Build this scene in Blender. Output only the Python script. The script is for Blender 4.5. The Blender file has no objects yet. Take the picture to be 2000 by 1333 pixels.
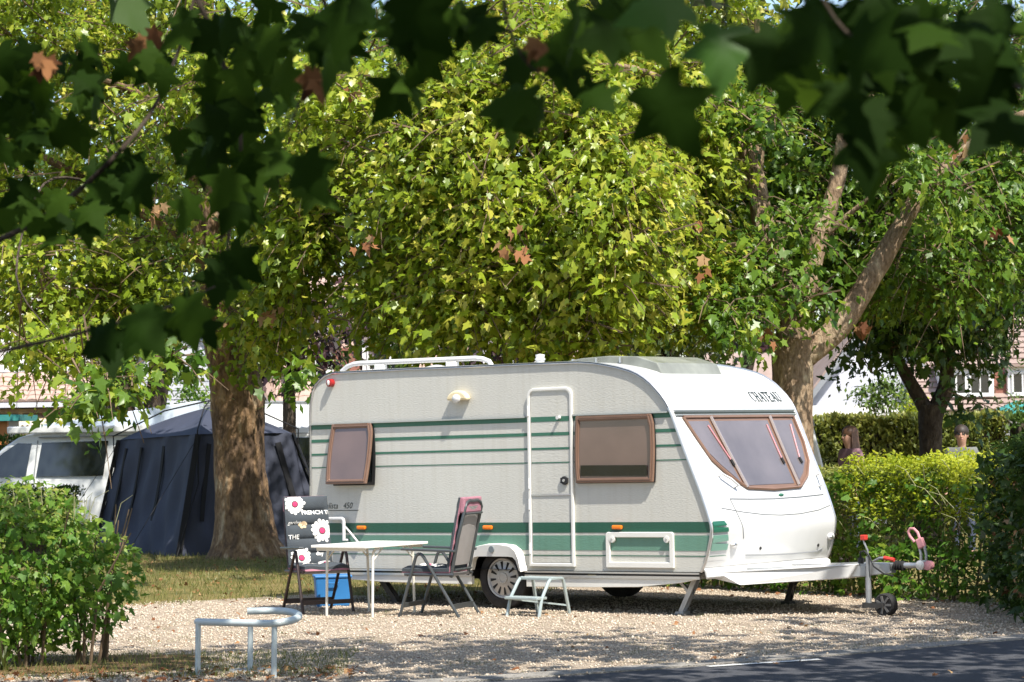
import bpy, bmesh, math, random
import numpy as np
from mathutils import Vector, Matrix
random.seed(7); rng = np.random.default_rng(11)
SC = bpy.context.scene; COL = SC.collection
R_ = math.radians
# ------------------------------------------------------------------ camera, sky, sun, exposure
FPX, CAMH, HORY, ROLL = 5000.0, 1.8, 844.0, R_(0.9)      # focal length in photo pixels, eye height, horizon row, roll
PITCH = math.atan((HORY - 666.5) / FPX)
CAMROT = Matrix.Rotation(math.pi/2 + PITCH, 4, 'X') @ Matrix.Rotation(-ROLL, 4, 'Z')
cd = bpy.data.cameras.new('camera'); cam = bpy.data.objects.new('camera', cd); COL.objects.link(cam)
cam.matrix_world = Matrix.Translation((0, 0, CAMH)) @ CAMROT
cd.sensor_width = 36.0; cd.lens = FPX / 2000 * 36.0; cd.clip_start = 0.1; cd.clip_end = 3000
cd.dof.use_dof = True; cd.dof.focus_distance = 25.2; cd.dof.aperture_fstop = 6.3
SC.camera = cam
SUN = Vector((0.331, -0.576, 1.0)).normalized()
w = bpy.data.worlds.new('World'); SC.world = w; w.use_nodes = True
nt = w.node_tree; sky = nt.nodes.new('ShaderNodeTexSky'); sky.sky_type = 'NISHITA'; sky.sun_disc = False
sky.sun_elevation = math.asin(SUN.z); sky.sun_rotation = math.atan2(SUN.x, SUN.y)
sky.air_density = 1.0; sky.dust_density = 1.5; sky.ozone_density = 1.0
bg = nt.nodes['Background']; bg.inputs['Strength'].default_value = 0.15
nt.links.new(sky.outputs[0], bg.inputs[0])
sl = bpy.data.lights.new('sun', 'SUN'); sl.energy = 5.0; sl.angle = R_(0.53); sl.color = (1.0, 0.95, 0.86)
so = bpy.data.objects.new('sun', sl); COL.objects.link(so); so.rotation_euler = SUN.to_track_quat('Z', 'Y').to_euler()
so.location = (0, -30, 60)
SC.view_settings.view_transform = 'Standard'; SC.view_settings.look = 'None'; SC.view_settings.gamma = 1.0
SC.view_settings.exposure = 0.74
SC.render.engine = 'CYCLES'; SC.cycles.use_denoising = True
SC.cycles.max_bounces = 6; SC.cycles.diffuse_bounces = 3; SC.cycles.glossy_bounces = 3; SC.cycles.transmission_bounces = 4
SC.cycles.transparent_max_bounces = 6; SC.cycles.sample_clamp_indirect = 6.0; SC.cycles.caustics_reflective = False; SC.cycles.caustics_refractive = False

def at(x, y, Y):
    """world point at depth Y that the surveyed photo pixel (x, y) looks at"""
    d = CAMROT.to_3x3() @ Vector(((x-1000)/FPX, -(y-666.5)/FPX, -1)); d *= Y / d.y
    return Vector((d.x, d.y, d.z + CAMH))

# ------------------------------------------------------------------ materials
def rgb(c): return (c[0], c[1], c[2], 1.0)
def new_mat(name):
    m = bpy.data.materials.new(name); m.use_nodes = True
    return m, m.node_tree, m.node_tree.nodes['Principled BSDF']
def mat(name, col, rough=0.5, metal=0.0, var=0.0, scale=6.0, bump=0.0, bscale=40.0, spec=0.5, col2=None, coat=0.0):
    """plain surface: base colour with a noise variation and fine noise relief"""
    m, t, b = new_mat(name)
    b.inputs['Roughness'].default_value = rough; b.inputs['Metallic'].default_value = metal
    b.inputs['Specular IOR Level'].default_value = spec; b.inputs['Base Color'].default_value = rgb(col)
    if coat: b.inputs['Coat Weight'].default_value = coat; b.inputs['Coat Roughness'].default_value = 0.08
    tc = t.nodes.new('ShaderNodeTexCoord')
    if var or col2:
        n = t.nodes.new('ShaderNodeTexNoise'); n.inputs['Scale'].default_value = scale; n.inputs['Detail'].default_value = 6
        t.links.new(tc.outputs['Object'], n.inputs['Vector'])
        r = t.nodes.new('ShaderNodeValToRGB'); r.color_ramp.elements[0].position = 0.3; r.color_ramp.elements[1].position = 0.7
        r.color_ramp.elements[0].color = rgb([c*(1-var) for c in col]) if not col2 else rgb(col)
        r.color_ramp.elements[1].color = rgb([min(1, c*(1+var)) for c in col]) if not col2 else rgb(col2)
        t.links.new(n.outputs['Fac'], r.inputs['Fac']); t.links.new(r.outputs['Color'], b.inputs['Base Color'])
    if bump:
        n2 = t.nodes.new('ShaderNodeTexNoise'); n2.inputs['Scale'].default_value = bscale; n2.inputs['Detail'].default_value = 4
        t.links.new(tc.outputs['Object'], n2.inputs['Vector'])
        bp = t.nodes.new('ShaderNodeBump'); bp.inputs['Strength'].default_value = bump; bp.inputs['Distance'].default_value = 0.02
        t.links.new(n2.outputs['Fac'], bp.inputs['Height']); t.links.new(bp.outputs['Normal'], b.inputs['Normal'])
    return m
def leaf_mat(name, dark, mid, bright, trans=0.35, rough=0.45, obj_random=False, spec=0.4):
    """leaf blade: colour by the leaf's own tint, part of the light passing through"""
    m, t, b = new_mat(name)
    if obj_random:
        a = t.nodes.new('ShaderNodeObjectInfo'); out = a.outputs['Random']
    else:
        a = t.nodes.new('ShaderNodeAttribute'); a.attribute_name = 'tint'; out = a.outputs['Fac']
    r = t.nodes.new('ShaderNodeValToRGB'); r.color_ramp.elements[0].color = rgb(dark); r.color_ramp.elements[1].color = rgb(bright)
    e = r.color_ramp.elements.new(0.5); e.color = rgb(mid)
    t.links.new(out, r.inputs['Fac']); t.links.new(r.outputs['Color'], b.inputs['Base Color'])
    b.inputs['Roughness'].default_value = rough; b.inputs['Specular IOR Level'].default_value = spec
    tr = t.nodes.new('ShaderNodeBsdfTranslucent'); mx = t.nodes.new('ShaderNodeMixShader'); mx.inputs[0].default_value = trans
    hs = t.nodes.new('ShaderNodeHueSaturation'); hs.inputs['Value'].default_value = 1.5; hs.inputs['Hue'].default_value = 0.485
    t.links.new(r.outputs['Color'], hs.inputs['Color']); t.links.new(hs.outputs['Color'], tr.inputs['Color'])
    t.links.new(b.outputs[0], mx.inputs[1]); t.links.new(tr.outputs[0], mx.inputs[2])
    t.links.new(mx.outputs[0], t.nodes['Material Output'].inputs['Surface'])
    return m
def tint_mat(name, cols, rough=0.9, bump=0.0):
    m, t, b = new_mat(name); a = t.nodes.new('ShaderNodeAttribute'); a.attribute_name = 'tint'
    r = t.nodes.new('ShaderNodeValToRGB'); r.color_ramp.elements[0].color = rgb(cols[0]); r.color_ramp.elements[1].color = rgb(cols[-1])
    for i, c in enumerate(cols[1:-1]): r.color_ramp.elements.new((i+1)/(len(cols)-1)).color = rgb(c)
    t.links.new(a.outputs['Fac'], r.inputs['Fac']); t.links.new(r.outputs['Color'], b.inputs['Base Color']); b.inputs['Roughness'].default_value = rough
    b.inputs['Specular IOR Level'].default_value = 0.2
    return m
def bark_mat(name, base, patch, patch2, scale=1.0):
    """plane-tree bark: rough brown plates with pale flaked patches, vertical cracks"""
    m, t, b = new_mat(name); tc = t.nodes.new('ShaderNodeTexCoord')
    mp = t.nodes.new('ShaderNodeMapping'); mp.inputs['Scale'].default_value = (1, 1, 0.45); t.links.new(tc.outputs['Object'], mp.inputs['Vector'])
    n = t.nodes.new('ShaderNodeTexNoise'); n.inputs['Scale'].default_value = 5.0*scale; n.inputs['Detail'].default_value = 7; n.inputs['Distortion'].default_value = 0.6
    v = t.nodes.new('ShaderNodeTexVoronoi'); v.inputs['Scale'].default_value = 15.0*scale; v.feature = 'DISTANCE_TO_EDGE'
    n3 = t.nodes.new('ShaderNodeTexNoise'); n3.inputs['Scale'].default_value = 26*scale; n3.inputs['Detail'].default_value = 8
    for k in (n, v, n3): t.links.new(mp.outputs[0], k.inputs['Vector'])
    r = t.nodes.new('ShaderNodeValToRGB'); r.color_ramp.elements[0].position = 0.40; r.color_ramp.elements[0].color = rgb(base)
    r.color_ramp.elements[1].position = 0.70; r.color_ramp.elements[1].color = rgb(patch2); r.color_ramp.elements.new(0.56).color = rgb(patch)
    t.links.new(n.outputs['Fac'], r.inputs['Fac'])
    mx = t.nodes.new('ShaderNodeMix'); mx.data_type = 'RGBA'; mx.blend_type = 'MULTIPLY'; mx.inputs[0].default_value = 0.8
    r2 = t.nodes.new('ShaderNodeValToRGB'); r2.color_ramp.elements[0].position = 0.25; r2.color_ramp.elements[0].color = (.30, .27, .24, 1); r2.color_ramp.elements[1].position = 0.62
    t.links.new(n3.outputs['Fac'], r2.inputs['Fac']); t.links.new(r.outputs[0], mx.inputs[6]); t.links.new(r2.outputs[0], mx.inputs[7])
    t.links.new(mx.outputs[2], b.inputs['Base Color']); b.inputs['Roughness'].default_value = 0.9; b.inputs['Specular IOR Level'].default_value = 0.2
    ad = t.nodes.new('ShaderNodeMath'); ad.operation = 'ADD'; t.links.new(n3.outputs['Fac'], ad.inputs[0]); t.links.new(v.outputs['Distance'], ad.inputs[1])
    bp = t.nodes.new('ShaderNodeBump'); bp.inputs['Strength'].default_value = 0.9; bp.inputs['Distance'].default_value = 0.03
    t.links.new(ad.outputs[0], bp.inputs['Height']); t.links.new(bp.outputs[0], b.inputs['Normal'])
    return m
def ground_mat(name, cols, scale, bump, fine=120, mid=9.0):
    m, t, b = new_mat(name); tc = t.nodes.new('ShaderNodeTexCoord')
    v = t.nodes.new('ShaderNodeTexVoronoi'); v.inputs['Scale'].default_value = fine
    n = t.nodes.new('ShaderNodeTexNoise'); n.inputs['Scale'].default_value = scale; n.inputs['Detail'].default_value = 8; n.inputs['Roughness'].default_value = 0.65
    n2 = t.nodes.new('ShaderNodeTexNoise'); n2.inputs['Scale'].default_value = mid; n2.inputs['Detail'].default_value = 6
    for k in (v, n, n2): t.links.new(tc.outputs['Object'], k.inputs['Vector'])
    r = t.nodes.new('ShaderNodeValToRGB'); r.color_ramp.elements[0].position = 0.3; r.color_ramp.elements[1].position = 0.72
    r.color_ramp.elements[0].color = rgb(cols[0]); r.color_ramp.elements[1].color = rgb(cols[2]); r.color_ramp.elements.new(0.5).color = rgb(cols[1])
    t.links.new(n.outputs['Fac'], r.inputs['Fac'])
    sp = t.nodes.new('ShaderNodeSeparateColor'); t.links.new(v.outputs['Color'], sp.inputs[0])
    mr = t.nodes.new('ShaderNodeMapRange'); mr.inputs['To Min'].default_value = 0.55; mr.inputs['To Max'].default_value = 1.15; t.links.new(sp.outputs[0], mr.inputs['Value'])
    mx = t.nodes.new('ShaderNodeMix'); mx.data_type = 'RGBA'; mx.blend_type = 'MULTIPLY'; mx.inputs[0].default_value = 1.0
    t.links.new(r.outputs[0], mx.inputs[6]); t.links.new(mr.outputs[0], mx.inputs[7])
    t.links.new(mx.outputs[2], b.inputs['Base Color']); b.inputs['Roughness'].default_value = 0.95; b.inputs['Specular IOR Level'].default_value = 0.15
    bp = t.nodes.new('ShaderNodeBump'); bp.inputs['Strength'].default_value = bump; bp.inputs['Distance'].default_value = 0.02
    ad = t.nodes.new('ShaderNodeMath'); ad.operation = 'SUBTRACT'; t.links.new(n2.outputs['Fac'], ad.inputs[0]); t.links.new(v.outputs['Distance'], ad.inputs[1])
    t.links.new(ad.outputs[0], bp.inputs['Height']); t.links.new(bp.outputs[0], b.inputs['Normal'])
    return m
def hammered_mat(name, col):
    """stucco-embossed aluminium sheet: small horizontal ripples"""
    m, t, b = new_mat(name); tc = t.nodes.new('ShaderNodeTexCoord')
    mp = t.nodes.new('ShaderNodeMapping'); mp.inputs['Scale'].default_value = (34, 34, 80); t.links.new(tc.outputs['Object'], mp.inputs['Vector'])
    n = t.nodes.new('ShaderNodeTexNoise'); n.inputs['Scale'].default_value = 1.0; n.inputs['Detail'].default_value = 1.5; t.links.new(mp.outputs[0], n.inputs['Vector'])
    bp = t.nodes.new('ShaderNodeBump'); bp.inputs['Strength'].default_value = 0.34; bp.inputs['Distance'].default_value = 0.006
    t.links.new(n.outputs['Fac'], bp.inputs['Height']); t.links.new(bp.outputs[0], b.inputs['Normal'])
    n2 = t.nodes.new('ShaderNodeTexNoise'); n2.inputs['Scale'].default_value = 1.3; n2.inputs['Detail'].default_value = 6; t.links.new(tc.outputs['Object'], n2.inputs['Vector'])
    r = t.nodes.new('ShaderNodeValToRGB'); r.color_ramp.elements[0].position = .3; r.color_ramp.elements[1].position = .7
    r.color_ramp.elements[0].color = rgb([c*.94 for c in col]); r.color_ramp.elements[1].color = rgb(col)
    t.links.new(n2.outputs['Fac'], r.inputs['Fac'])
    ms = t.nodes.new('ShaderNodeMapping'); ms.inputs['Scale'].default_value = (16, 16, .9); t.links.new(tc.outputs['Object'], ms.inputs['Vector'])   # rain streaks
    n3 = t.nodes.new('ShaderNodeTexNoise'); n3.inputs['Scale'].default_value = 1.0; n3.inputs['Detail'].default_value = 5; t.links.new(ms.outputs[0], n3.inputs['Vector'])
    r3 = t.nodes.new('ShaderNodeValToRGB'); r3.color_ramp.elements[0].position = .30; r3.color_ramp.elements[0].color = (.84,.82,.77,1); r3.color_ramp.elements[1].position = .52; r3.color_ramp.elements[1].color = (1,1,1,1); t.links.new(n3.outputs['Fac'], r3.inputs['Fac'])
    mx = t.nodes.new('ShaderNodeMix'); mx.data_type = 'RGBA'; mx.blend_type = 'MULTIPLY'; mx.inputs[0].default_value = .38; t.links.new(r.outputs[0], mx.inputs[6]); t.links.new(r3.outputs[0], mx.inputs[7])
    t.links.new(mx.outputs[2], b.inputs['Base Color']); b.inputs['Roughness'].default_value = 0.42
    return m
M = {}
M['side'] = hammered_mat('embossed_cream', (.575, .565, .51)); M['white'] = mat('gloss_white', (.64, .64, .63), .22, var=.02, coat=.3)
M['offwhite'] = mat('white_plastic', (.74, .73, .68), .4, var=.03); M['trim'] = mat('aluminium_trim', (.62, .62, .62), .3, .85)
M['green_dark'] = hammered_mat('dark_green_stripe', (.018, .095, .058)); M['green_mid'] = hammered_mat('sage_green_stripe', (.13, .27, .20)); M['green_line'] = hammered_mat('green_line', (.04, .15, .095))
M['brown'] = mat('brown_window_frame', (.22, .13, .09), .35, .15, var=.08); M['pane'] = mat('tinted_acrylic', (.16, .105, .085), .08, var=.15, scale=2.2, spec=.8, coat=.5)
M['glass'] = mat('front_acrylic', (.14, .12, .12), .05, var=.25, scale=1.6, spec=.9, coat=.6); M['black'] = mat('black_rubber', (.014, .014, .015), .7, var=.2, bump=.2)
M['rubber'] = mat('tyre', (.022, .021, .021), .8, var=.3, scale=14, bump=.3, bscale=60); M['rim'] = mat('rim_silver', (.52, .51, .50), .35, .55, var=.06)
M['rail_'] = mat('grey_rail', (.36,.39,.41), .35, .2); M['galv'] = mat('galvanised_steel', (.42, .43, .44), .45, .7, var=.18, scale=9); M['darksteel'] = mat('dark_steel', (.07, .068, .065), .6, .4, var=.3, scale=8)
M['orange'] = mat('amber_lens', (.85, .20, .01), .2, spec=.7); M['red'] = mat('red_plastic', (.60, .05, .035), .4, var=.1); M['pink'] = mat('faded_red_plastic', (.60, .27, .29), .5, var=.1)
M['cream'] = mat('cream_lamp', (.78, .66, .42), .4); M['redlens'] = mat('red_lens', (.35, .02, .02), .2); M['ink'] = mat('dark_lettering', (.02, .03, .025), .5)
M['chairframe'] = mat('anthracite_frame', (.095, .105, .11), .38, .6, var=.08); M['bronze'] = mat('dark_bronze_frame', (.05, .035, .032), .4, .5, var=.1); M['meshcloth'] = mat('grey_mesh_cloth', (.30, .28, .27), .8, var=.06, bump=.3, bscale=300)
M['navy'] = mat('charcoal_cushion', (.045, .055, .065), .9, var=.15, bump=.25, bscale=90); M['mauve'] = mat('mauve_cushion_back', (.33, .15, .19), .9, var=.12, bump=.25, bscale=90)
M['print_w'] = mat('white_print', (.74, .73, .70), .9, var=.06); M['print_p'] = mat('pink_print', (.55, .04, .13), .9, var=.1); M['print_t'] = mat('tan_print', (.50, .38, .24), .9)
M['tabletop'] = mat('white_laminate', (.82, .81, .76), .35, var=.02); M['tableleg'] = mat('cream_painted_tube', (.68, .66, .58), .4, var=.05)
M['blue'] = mat('blue_plastic', (.03, .17, .42), .42, var=.1, scale=3); M['stool'] = mat('grey_green_painted_steel', (.40, .47, .47), .42, .35, var=.1, scale=12)
M['rail'] = mat('pale_grey_paint', (.42, .49, .51), .5, .1, var=.25, scale=14, col2=(.55, .60, .60)); M['conc'] = mat('concrete', (.33, .32, .30), .9, var=.15, scale=12, bump=.3)
M['tent'] = mat('navy_tent_cloth', (.040, .047, .075), .75, var=.12, scale=2.5, bump=.35, bscale=9); M['tentblack'] = mat('black_webbing', (.008, .008, .010), .8)
M['vanwhite'] = mat('van_white', (.66, .67, .66), .3, var=.03, coat=.4); M['vanglass'] = mat('dark_car_glass', (.012, .016, .018), .06, spec=.8, var=.3, scale=3); M['vangrey'] = mat('grey_trim', (.22, .23, .24), .5)
M['bluecloth'] = mat('pale_blue_pop_top', (.55, .62, .70), .55, var=.06)
M['wallwhite'] = mat('white_render', (.76, .75, .73), .85, var=.04, bump=.15); M['wallgrey'] = mat('pale_grey_render', (.52, .53, .58), .85, var=.06, scale=3, bump=.2); M['beige'] = mat('beige_render', (.60, .50, .40), .85, var=.05)
M['tile'] = mat('brown_roof_tile', (.30, .20, .16), .8, scale=2.5, col2=(.40, .29, .24), bump=.2); M['tile2'] = mat('dark_brown_roof_tile', (.24, .175, .15), .8, scale=3, col2=(.32, .24, .205), bump=.2); M['brick'] = mat('red_brown_brick', (.24, .10, .07), .85, var=.2, scale=12, bump=.3)
M['tealcloth'] = mat('teal_cloth', (.03, .22, .20), .7, var=.1); M['timber'] = mat('orange_timber', (.55, .20, .05), .6, var=.15); M['lamppost'] = mat('grey_green_post', (.16, .20, .17), .5, .3, var=.1)
M['skin'] = mat('skin', (.48, .27, .19), .55, var=.05); M['hairbrown'] = mat('brown_hair', (.13, .065, .035), .55, var=.3, scale=30); M['hairdark'] = mat('dark_hair', (.03, .02, .015), .6, var=.3, scale=30)
M['shirt_m'] = mat('mauve_shirt', (.19, .105, .125), .9, var=.1); M['shirt_g'] = mat('grey_shirt', (.14, .145, .135), .9, var=.1); M['denim'] = mat('denim', (.06, .075, .12), .9, var=.15); M['shoe'] = mat('shoe', (.04, .035, .03), .7)
M['bark'] = bark_mat('plane_bark', (.15, .10, .065), (.29, .185, .10), (.46, .36, .24)); M['barklight'] = bark_mat('pale_plane_bark', (.24, .165, .105), (.34, .25, .165), (.43, .35, .235)); M['barkdark'] = bark_mat('dark_bark', (.055, .042, .032), (.085, .065, .05), (.13, .105, .08))
M['twig'] = mat('twig', (.14, .095, .055), .9, var=.3)
M['leaf'] = leaf_mat('plane_leaf', (.045, .105, .010), (.125, .225, .020), (.30, .36, .045), .42, .36); M['leafb'] = leaf_mat('plane_leaf_sun_toned', (.085, .145, .010), (.245, .335, .022), (.48, .46, .07), .44, .34)  # leafb is a brighter copy of leaf: sunlit tone put into the colour
M['leaffg'] = leaf_mat('overhanging_leaf_shade_toned', (.009, .024, .002), (.016, .040, .003), (.042, .085, .008), .45, .7, True, .08); M['leaffar'] = leaf_mat('maple_leaf_grey_green', (.04, .07, .02), (.09, .13, .045), (.19, .22, .10), .3)  # leaffg: shade under the tree put into a very dark blade colour
M['leafpurple'] = leaf_mat('purple_leaf', (.018, .010, .012), (.040, .018, .022), (.07, .03, .03), .2); M['leafdark'] = leaf_mat('dark_far_leaf', (.022, .052, .008), (.05, .10, .014), (.11, .17, .025), .35)
M['maple'] = leaf_mat('field_maple_leaf', (.040, .11, .012), (.10, .22, .022), (.24, .34, .045), .42); M['hedgeleaf'] = leaf_mat('hedge_leaf', (.045, .075, .014), (.12, .165, .030), (.32, .32, .07), .4)
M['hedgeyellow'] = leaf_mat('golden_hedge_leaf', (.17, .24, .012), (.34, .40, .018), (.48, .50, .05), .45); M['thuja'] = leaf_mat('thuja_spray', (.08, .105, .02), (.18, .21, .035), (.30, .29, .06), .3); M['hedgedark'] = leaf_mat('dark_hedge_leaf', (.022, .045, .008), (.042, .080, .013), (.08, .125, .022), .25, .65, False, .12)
M['deadleaf'] = tint_mat('dead_leaf', [(.13, .05, .025), (.24, .11, .045), (.34, .22, .11)]); M['stone'] = tint_mat('limestone_chips', [(.26, .20, .145), (.47, .385, .295), (.53, .45, .355), (.66, .59, .49)])
M['grassblade'] = leaf_mat('grass_blade', (.06, .085, .018), (.13, .155, .035), (.27, .23, .08), .3)
M['gravel'] = ground_mat('gravel', [(.33, .26, .19), (.43, .35, .265), (.49, .41, .32)], 2.2, .9, 55, 30); M['lawn'] = ground_mat('dry_lawn', [(.10, .105, .03), (.20, .165, .06), (.30, .22, .10)], 1.6, .6, 60)
M['asphalt'] = ground_mat('asphalt', [(.070, .072, .080), (.084, .086, .096), (.10, .102, .112)], 3.0, .5, 160, 60); M['kerb'] = ground_mat('kerb_concrete', [(.22, .20, .18), (.29, .27, .24), (.35, .32, .28)], 4.0, .4, 80); M['soil'] = ground_mat('soil_litter', [(.09, .055, .03), (.16, .10, .055), (.24, .16, .09)], 6, .8, 40)

# ------------------------------------------------------------------ builders
class MB:
    def __init__(s): s.v = []; s.f = []; s.m = []
    def add(s, vs, fs, mi=0):
        o = len(s.v); s.v += [tuple(p) for p in vs]; s.f += [tuple(i+o for i in f) for f in fs]; s.m += [mi]*len(fs); return s
    def box(s, x0, x1, y0, y1, z0, z1, mi=0):
        return s.add([(x0,y0,z0),(x1,y0,z0),(x1,y1,z0),(x0,y1,z0),(x0,y0,z1),(x1,y0,z1),(x1,y1,z1),(x0,y1,z1)], [(3,2,1,0),(4,5,6,7),(0,1,5,4),(1,2,6,5),(2,3,7,6),(3,0,4,7)], mi)
    def beam(s, a, b, wx, wz, up=(0,0,1), mi=0):
        a = Vector(a); b = Vector(b); d = (b-a).normalized(); x = d.cross(Vector(up))
        x = x.normalized() if x.length > 1e-4 else Vector((1,0,0)); z = x.cross(d); x *= wx/2; z *= wz/2
        return s.add([a-x-z,a+x-z,a+x+z,a-x+z,b-x-z,b+x-z,b+x+z,b-x+z], [(0,1,2,3),(7,6,5,4),(0,4,5,1),(1,5,6,2),(2,6,7,3),(3,7,4,0)], mi)
    def tube(s, pts, r, seg=8, cap=True, mi=0, jitter=0.0):
        pts = [Vector(p) for p in pts]; n = len(pts); rs = [r]*n if not hasattr(r, '__len__') else r
        o = len(s.v); px = None
        for i, p in enumerate(pts):
            d = (pts[min(i+1,n-1)] - pts[max(i-1,0)]).normalized()
            if px is None: px = d.orthogonal().normalized()
            px = (px - d*px.dot(d)).normalized(); py = d.cross(px)
            for k in range(seg):
                a = 2*math.pi*k/seg; q = rs[i]*(1+jitter*random.uniform(-1,1)); s.v.append(tuple(p + px*math.cos(a)*q + py*math.sin(a)*q))
        for i in range(n-1):
            for k in range(seg):
                k2 = (k+1) % seg; s.f.append((o+i*seg+k, o+i*seg+k2, o+(i+1)*seg+k2, o+(i+1)*seg+k)); s.m.append(mi)
        if cap:
            s.f.append(tuple(o+k for k in range(seg))[::-1]); s.f.append(tuple(o+(n-1)*seg+k for k in range(seg))); s.m += [mi, mi]
        return s
    def prism(s, poly, off, mi=0):
        n = len(poly); off = Vector(off); a = [Vector(p) for p in poly]
        return s.add(a + [p+off for p in a], [tuple(range(n))[::-1], tuple(range(n,2*n))] + [(i,(i+1)%n,n+(i+1)%n,n+i) for i in range(n)], mi)
    def ring(s, outer, inner, off, mi=0):
        n = len(outer); off = Vector(off); o = [Vector(p) for p in outer]; i_ = [Vector(p) for p in inner]
        fs = []
        for k in range(n):
            j = (k+1) % n; fs += [(k,j,n+j,n+k), (2*n+k,3*n+k,3*n+j,2*n+j), (k,2*n+k,2*n+j,j), (n+k,n+j,3*n+j,3*n+k)]
        return s.add(o+i_+[p+off for p in o]+[p+off for p in i_], fs, mi)
    def lathe(s, c, axis, prof, seg=24, mi=0):
        c = Vector(c); d = Vector(axis).normalized(); x = d.orthogonal().normalized(); y = d.cross(x); n = len(prof); o = len(s.v)
        for h, r in prof:
            for k in range(seg):
                a = 2*math.pi*k/seg; s.v.append(tuple(c + d*h + x*math.cos(a)*r + y*math.sin(a)*r))
        for i in range(n-1):
            for k in range(seg):
                k2 = (k+1) % seg; s.f.append((o+i*seg+k, o+i*seg+k2, o+(i+1)*seg+k2, o+(i+1)*seg+k)); s.m.append(mi)
        s.f.append(tuple(o+k for k in range(seg))[::-1]); s.f.append(tuple(o+(n-1)*seg+k for k in range(seg))); s.m += [mi, mi]
        return s
    def ball(s, c, r, seg=12, rings=8, mi=0):
        r = (r,r,r) if not hasattr(r,'__len__') else r
        o = len(s.v)
        for i in range(rings+1):
            t = math.pi*i/rings
            for k in range(seg):
                a = 2*math.pi*k/seg; s.v.append((c[0]+r[0]*math.sin(t)*math.cos(a), c[1]+r[1]*math.sin(t)*math.sin(a), c[2]+r[2]*math.cos(t)))
        for i in range(rings):
            for k in range(seg):
                k2 = (k+1) % seg; s.f.append((o+i*seg+k, o+(i+1)*seg+k, o+(i+1)*seg+k2, o+i*seg+k2)); s.m.append(mi)
        return s
    def grid(s, fn, nu, nv, mi=0):
        return s.add([fn(i/nu, j/nv) for j in range(nv+1) for i in range(nu+1)], [(j*(nu+1)+i, j*(nu+1)+i+1, (j+1)*(nu+1)+i+1, (j+1)*(nu+1)+i) for j in range(nv) for i in range(nu)], mi)
    def build(s, name, mats, parent=None, smooth=False, bevel=0.0, fix=True):
        me = bpy.data.meshes.new(name); me.from_pydata(s.v, [], s.f); me.update()
        for m in (mats if isinstance(mats, (list, tuple)) else [mats]): me.materials.append(m)
        if any(s.m): me.polygons.foreach_set('material_index', s.m)
        if fix:
            b = bmesh.new(); b.from_mesh(me); bmesh.ops.recalc_face_normals(b, faces=b.faces); b.to_mesh(me); b.free()
        if smooth: me.shade_smooth(); me.set_sharp_from_angle(angle=R_(40))
        return link(name, me, parent, bevel)
def link(name, me, parent=None, bevel=0.0):
    o = bpy.data.objects.new(name, me); COL.objects.link(o); o.parent = parent
    if bevel:
        md = o.modifiers.new('bevel', 'BEVEL'); md.width = bevel; md.segments = 2; md.limit_method = 'ANGLE'; md.angle_limit = R_(40)
    return o
def tag(o, label=None, cat=None, group=None, kind=None):
    if label: o['label'] = label
    if cat: o['category'] = cat
    if group: o['group'] = group
    if kind: o['kind'] = kind
    return o
def thing(name, loc, rz, label, cat, group=None):
    o = bpy.data.objects.new(name, None); COL.objects.link(o); o.location = loc; o.rotation_euler = (0,0,rz); o.empty_display_size = .2
    return tag(o, label, cat, group)
def text_part(name, body, size, place, material, parent, shear=0.0, spacing=1.0, thick=0.0):
    """lettering as a flat mesh; place(x, y) maps text coordinates to a point"""
    c = bpy.data.curves.new('lettering', 'FONT'); c.body = body; c.size = size; c.shear = shear; c.space_character = spacing; c.resolution_u = 3; c.offset = thick
    t = bpy.data.objects.new('lettering', c); COL.objects.link(t); dg = bpy.context.evaluated_depsgraph_get(); dg.update()
    me = bpy.data.meshes.new_from_object(t.evaluated_get(dg)); bpy.data.objects.remove(t)
    for v in me.vertices: v.co = place(v.co.x, v.co.y)
    me.materials.clear(); me.materials.append(material); return link(name, me, parent)

# leaves: N copies of one small leaf shape as one mesh with a tint per leaf
def leaf_shape(kind):
    if kind == 'plane':
        P = [(0,.02),(.38,-.10),(.31,.14),(.58,.40),(.30,.46),(.22,.70),(0,1),(-.22,.70),(-.30,.46),(-.58,.40),(-.31,.14),(-.38,-.10)]
        V = [(x, y, -.5*x*x-.3*y*y+.03+.10*abs(x)) for x, y in P] + [(0,.30,-.02)]
        F = [(12, i, (i+1) % 12) for i in range(12)]
    elif kind == 'oval':
        V = [(0,0,0),(.34,.45,-.08),(0,1,-.12),(-.34,.45,-.08),(0,.45,.05)]; F = [(4,0,1),(4,1,2),(4,2,3),(4,3,0)]
    elif kind == 'blade':
        V = [(-.05,0,0),(.05,0,0),(.035,.6,.05),(-.035,.6,.05),(0,1,.2)]; F = [(0,1,2),(0,2,3),(3,2,4)]
    elif kind == 'stone':
        V = [(.5,0,0),(0,.42,.02),(-.5,.05,0),(0,-.45,0),(.05,.02,.36),(-.08,.05,-.3)]; F = [(0,1,4),(1,2,4),(2,3,4),(3,0,4),(1,0,5),(2,1,5),(3,2,5),(0,3,5)]
    return np.array(V, float), np.array(F, int)
def norm(a): return a / np.maximum(np.linalg.norm(a, axis=1, keepdims=True), 1e-6)
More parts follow.
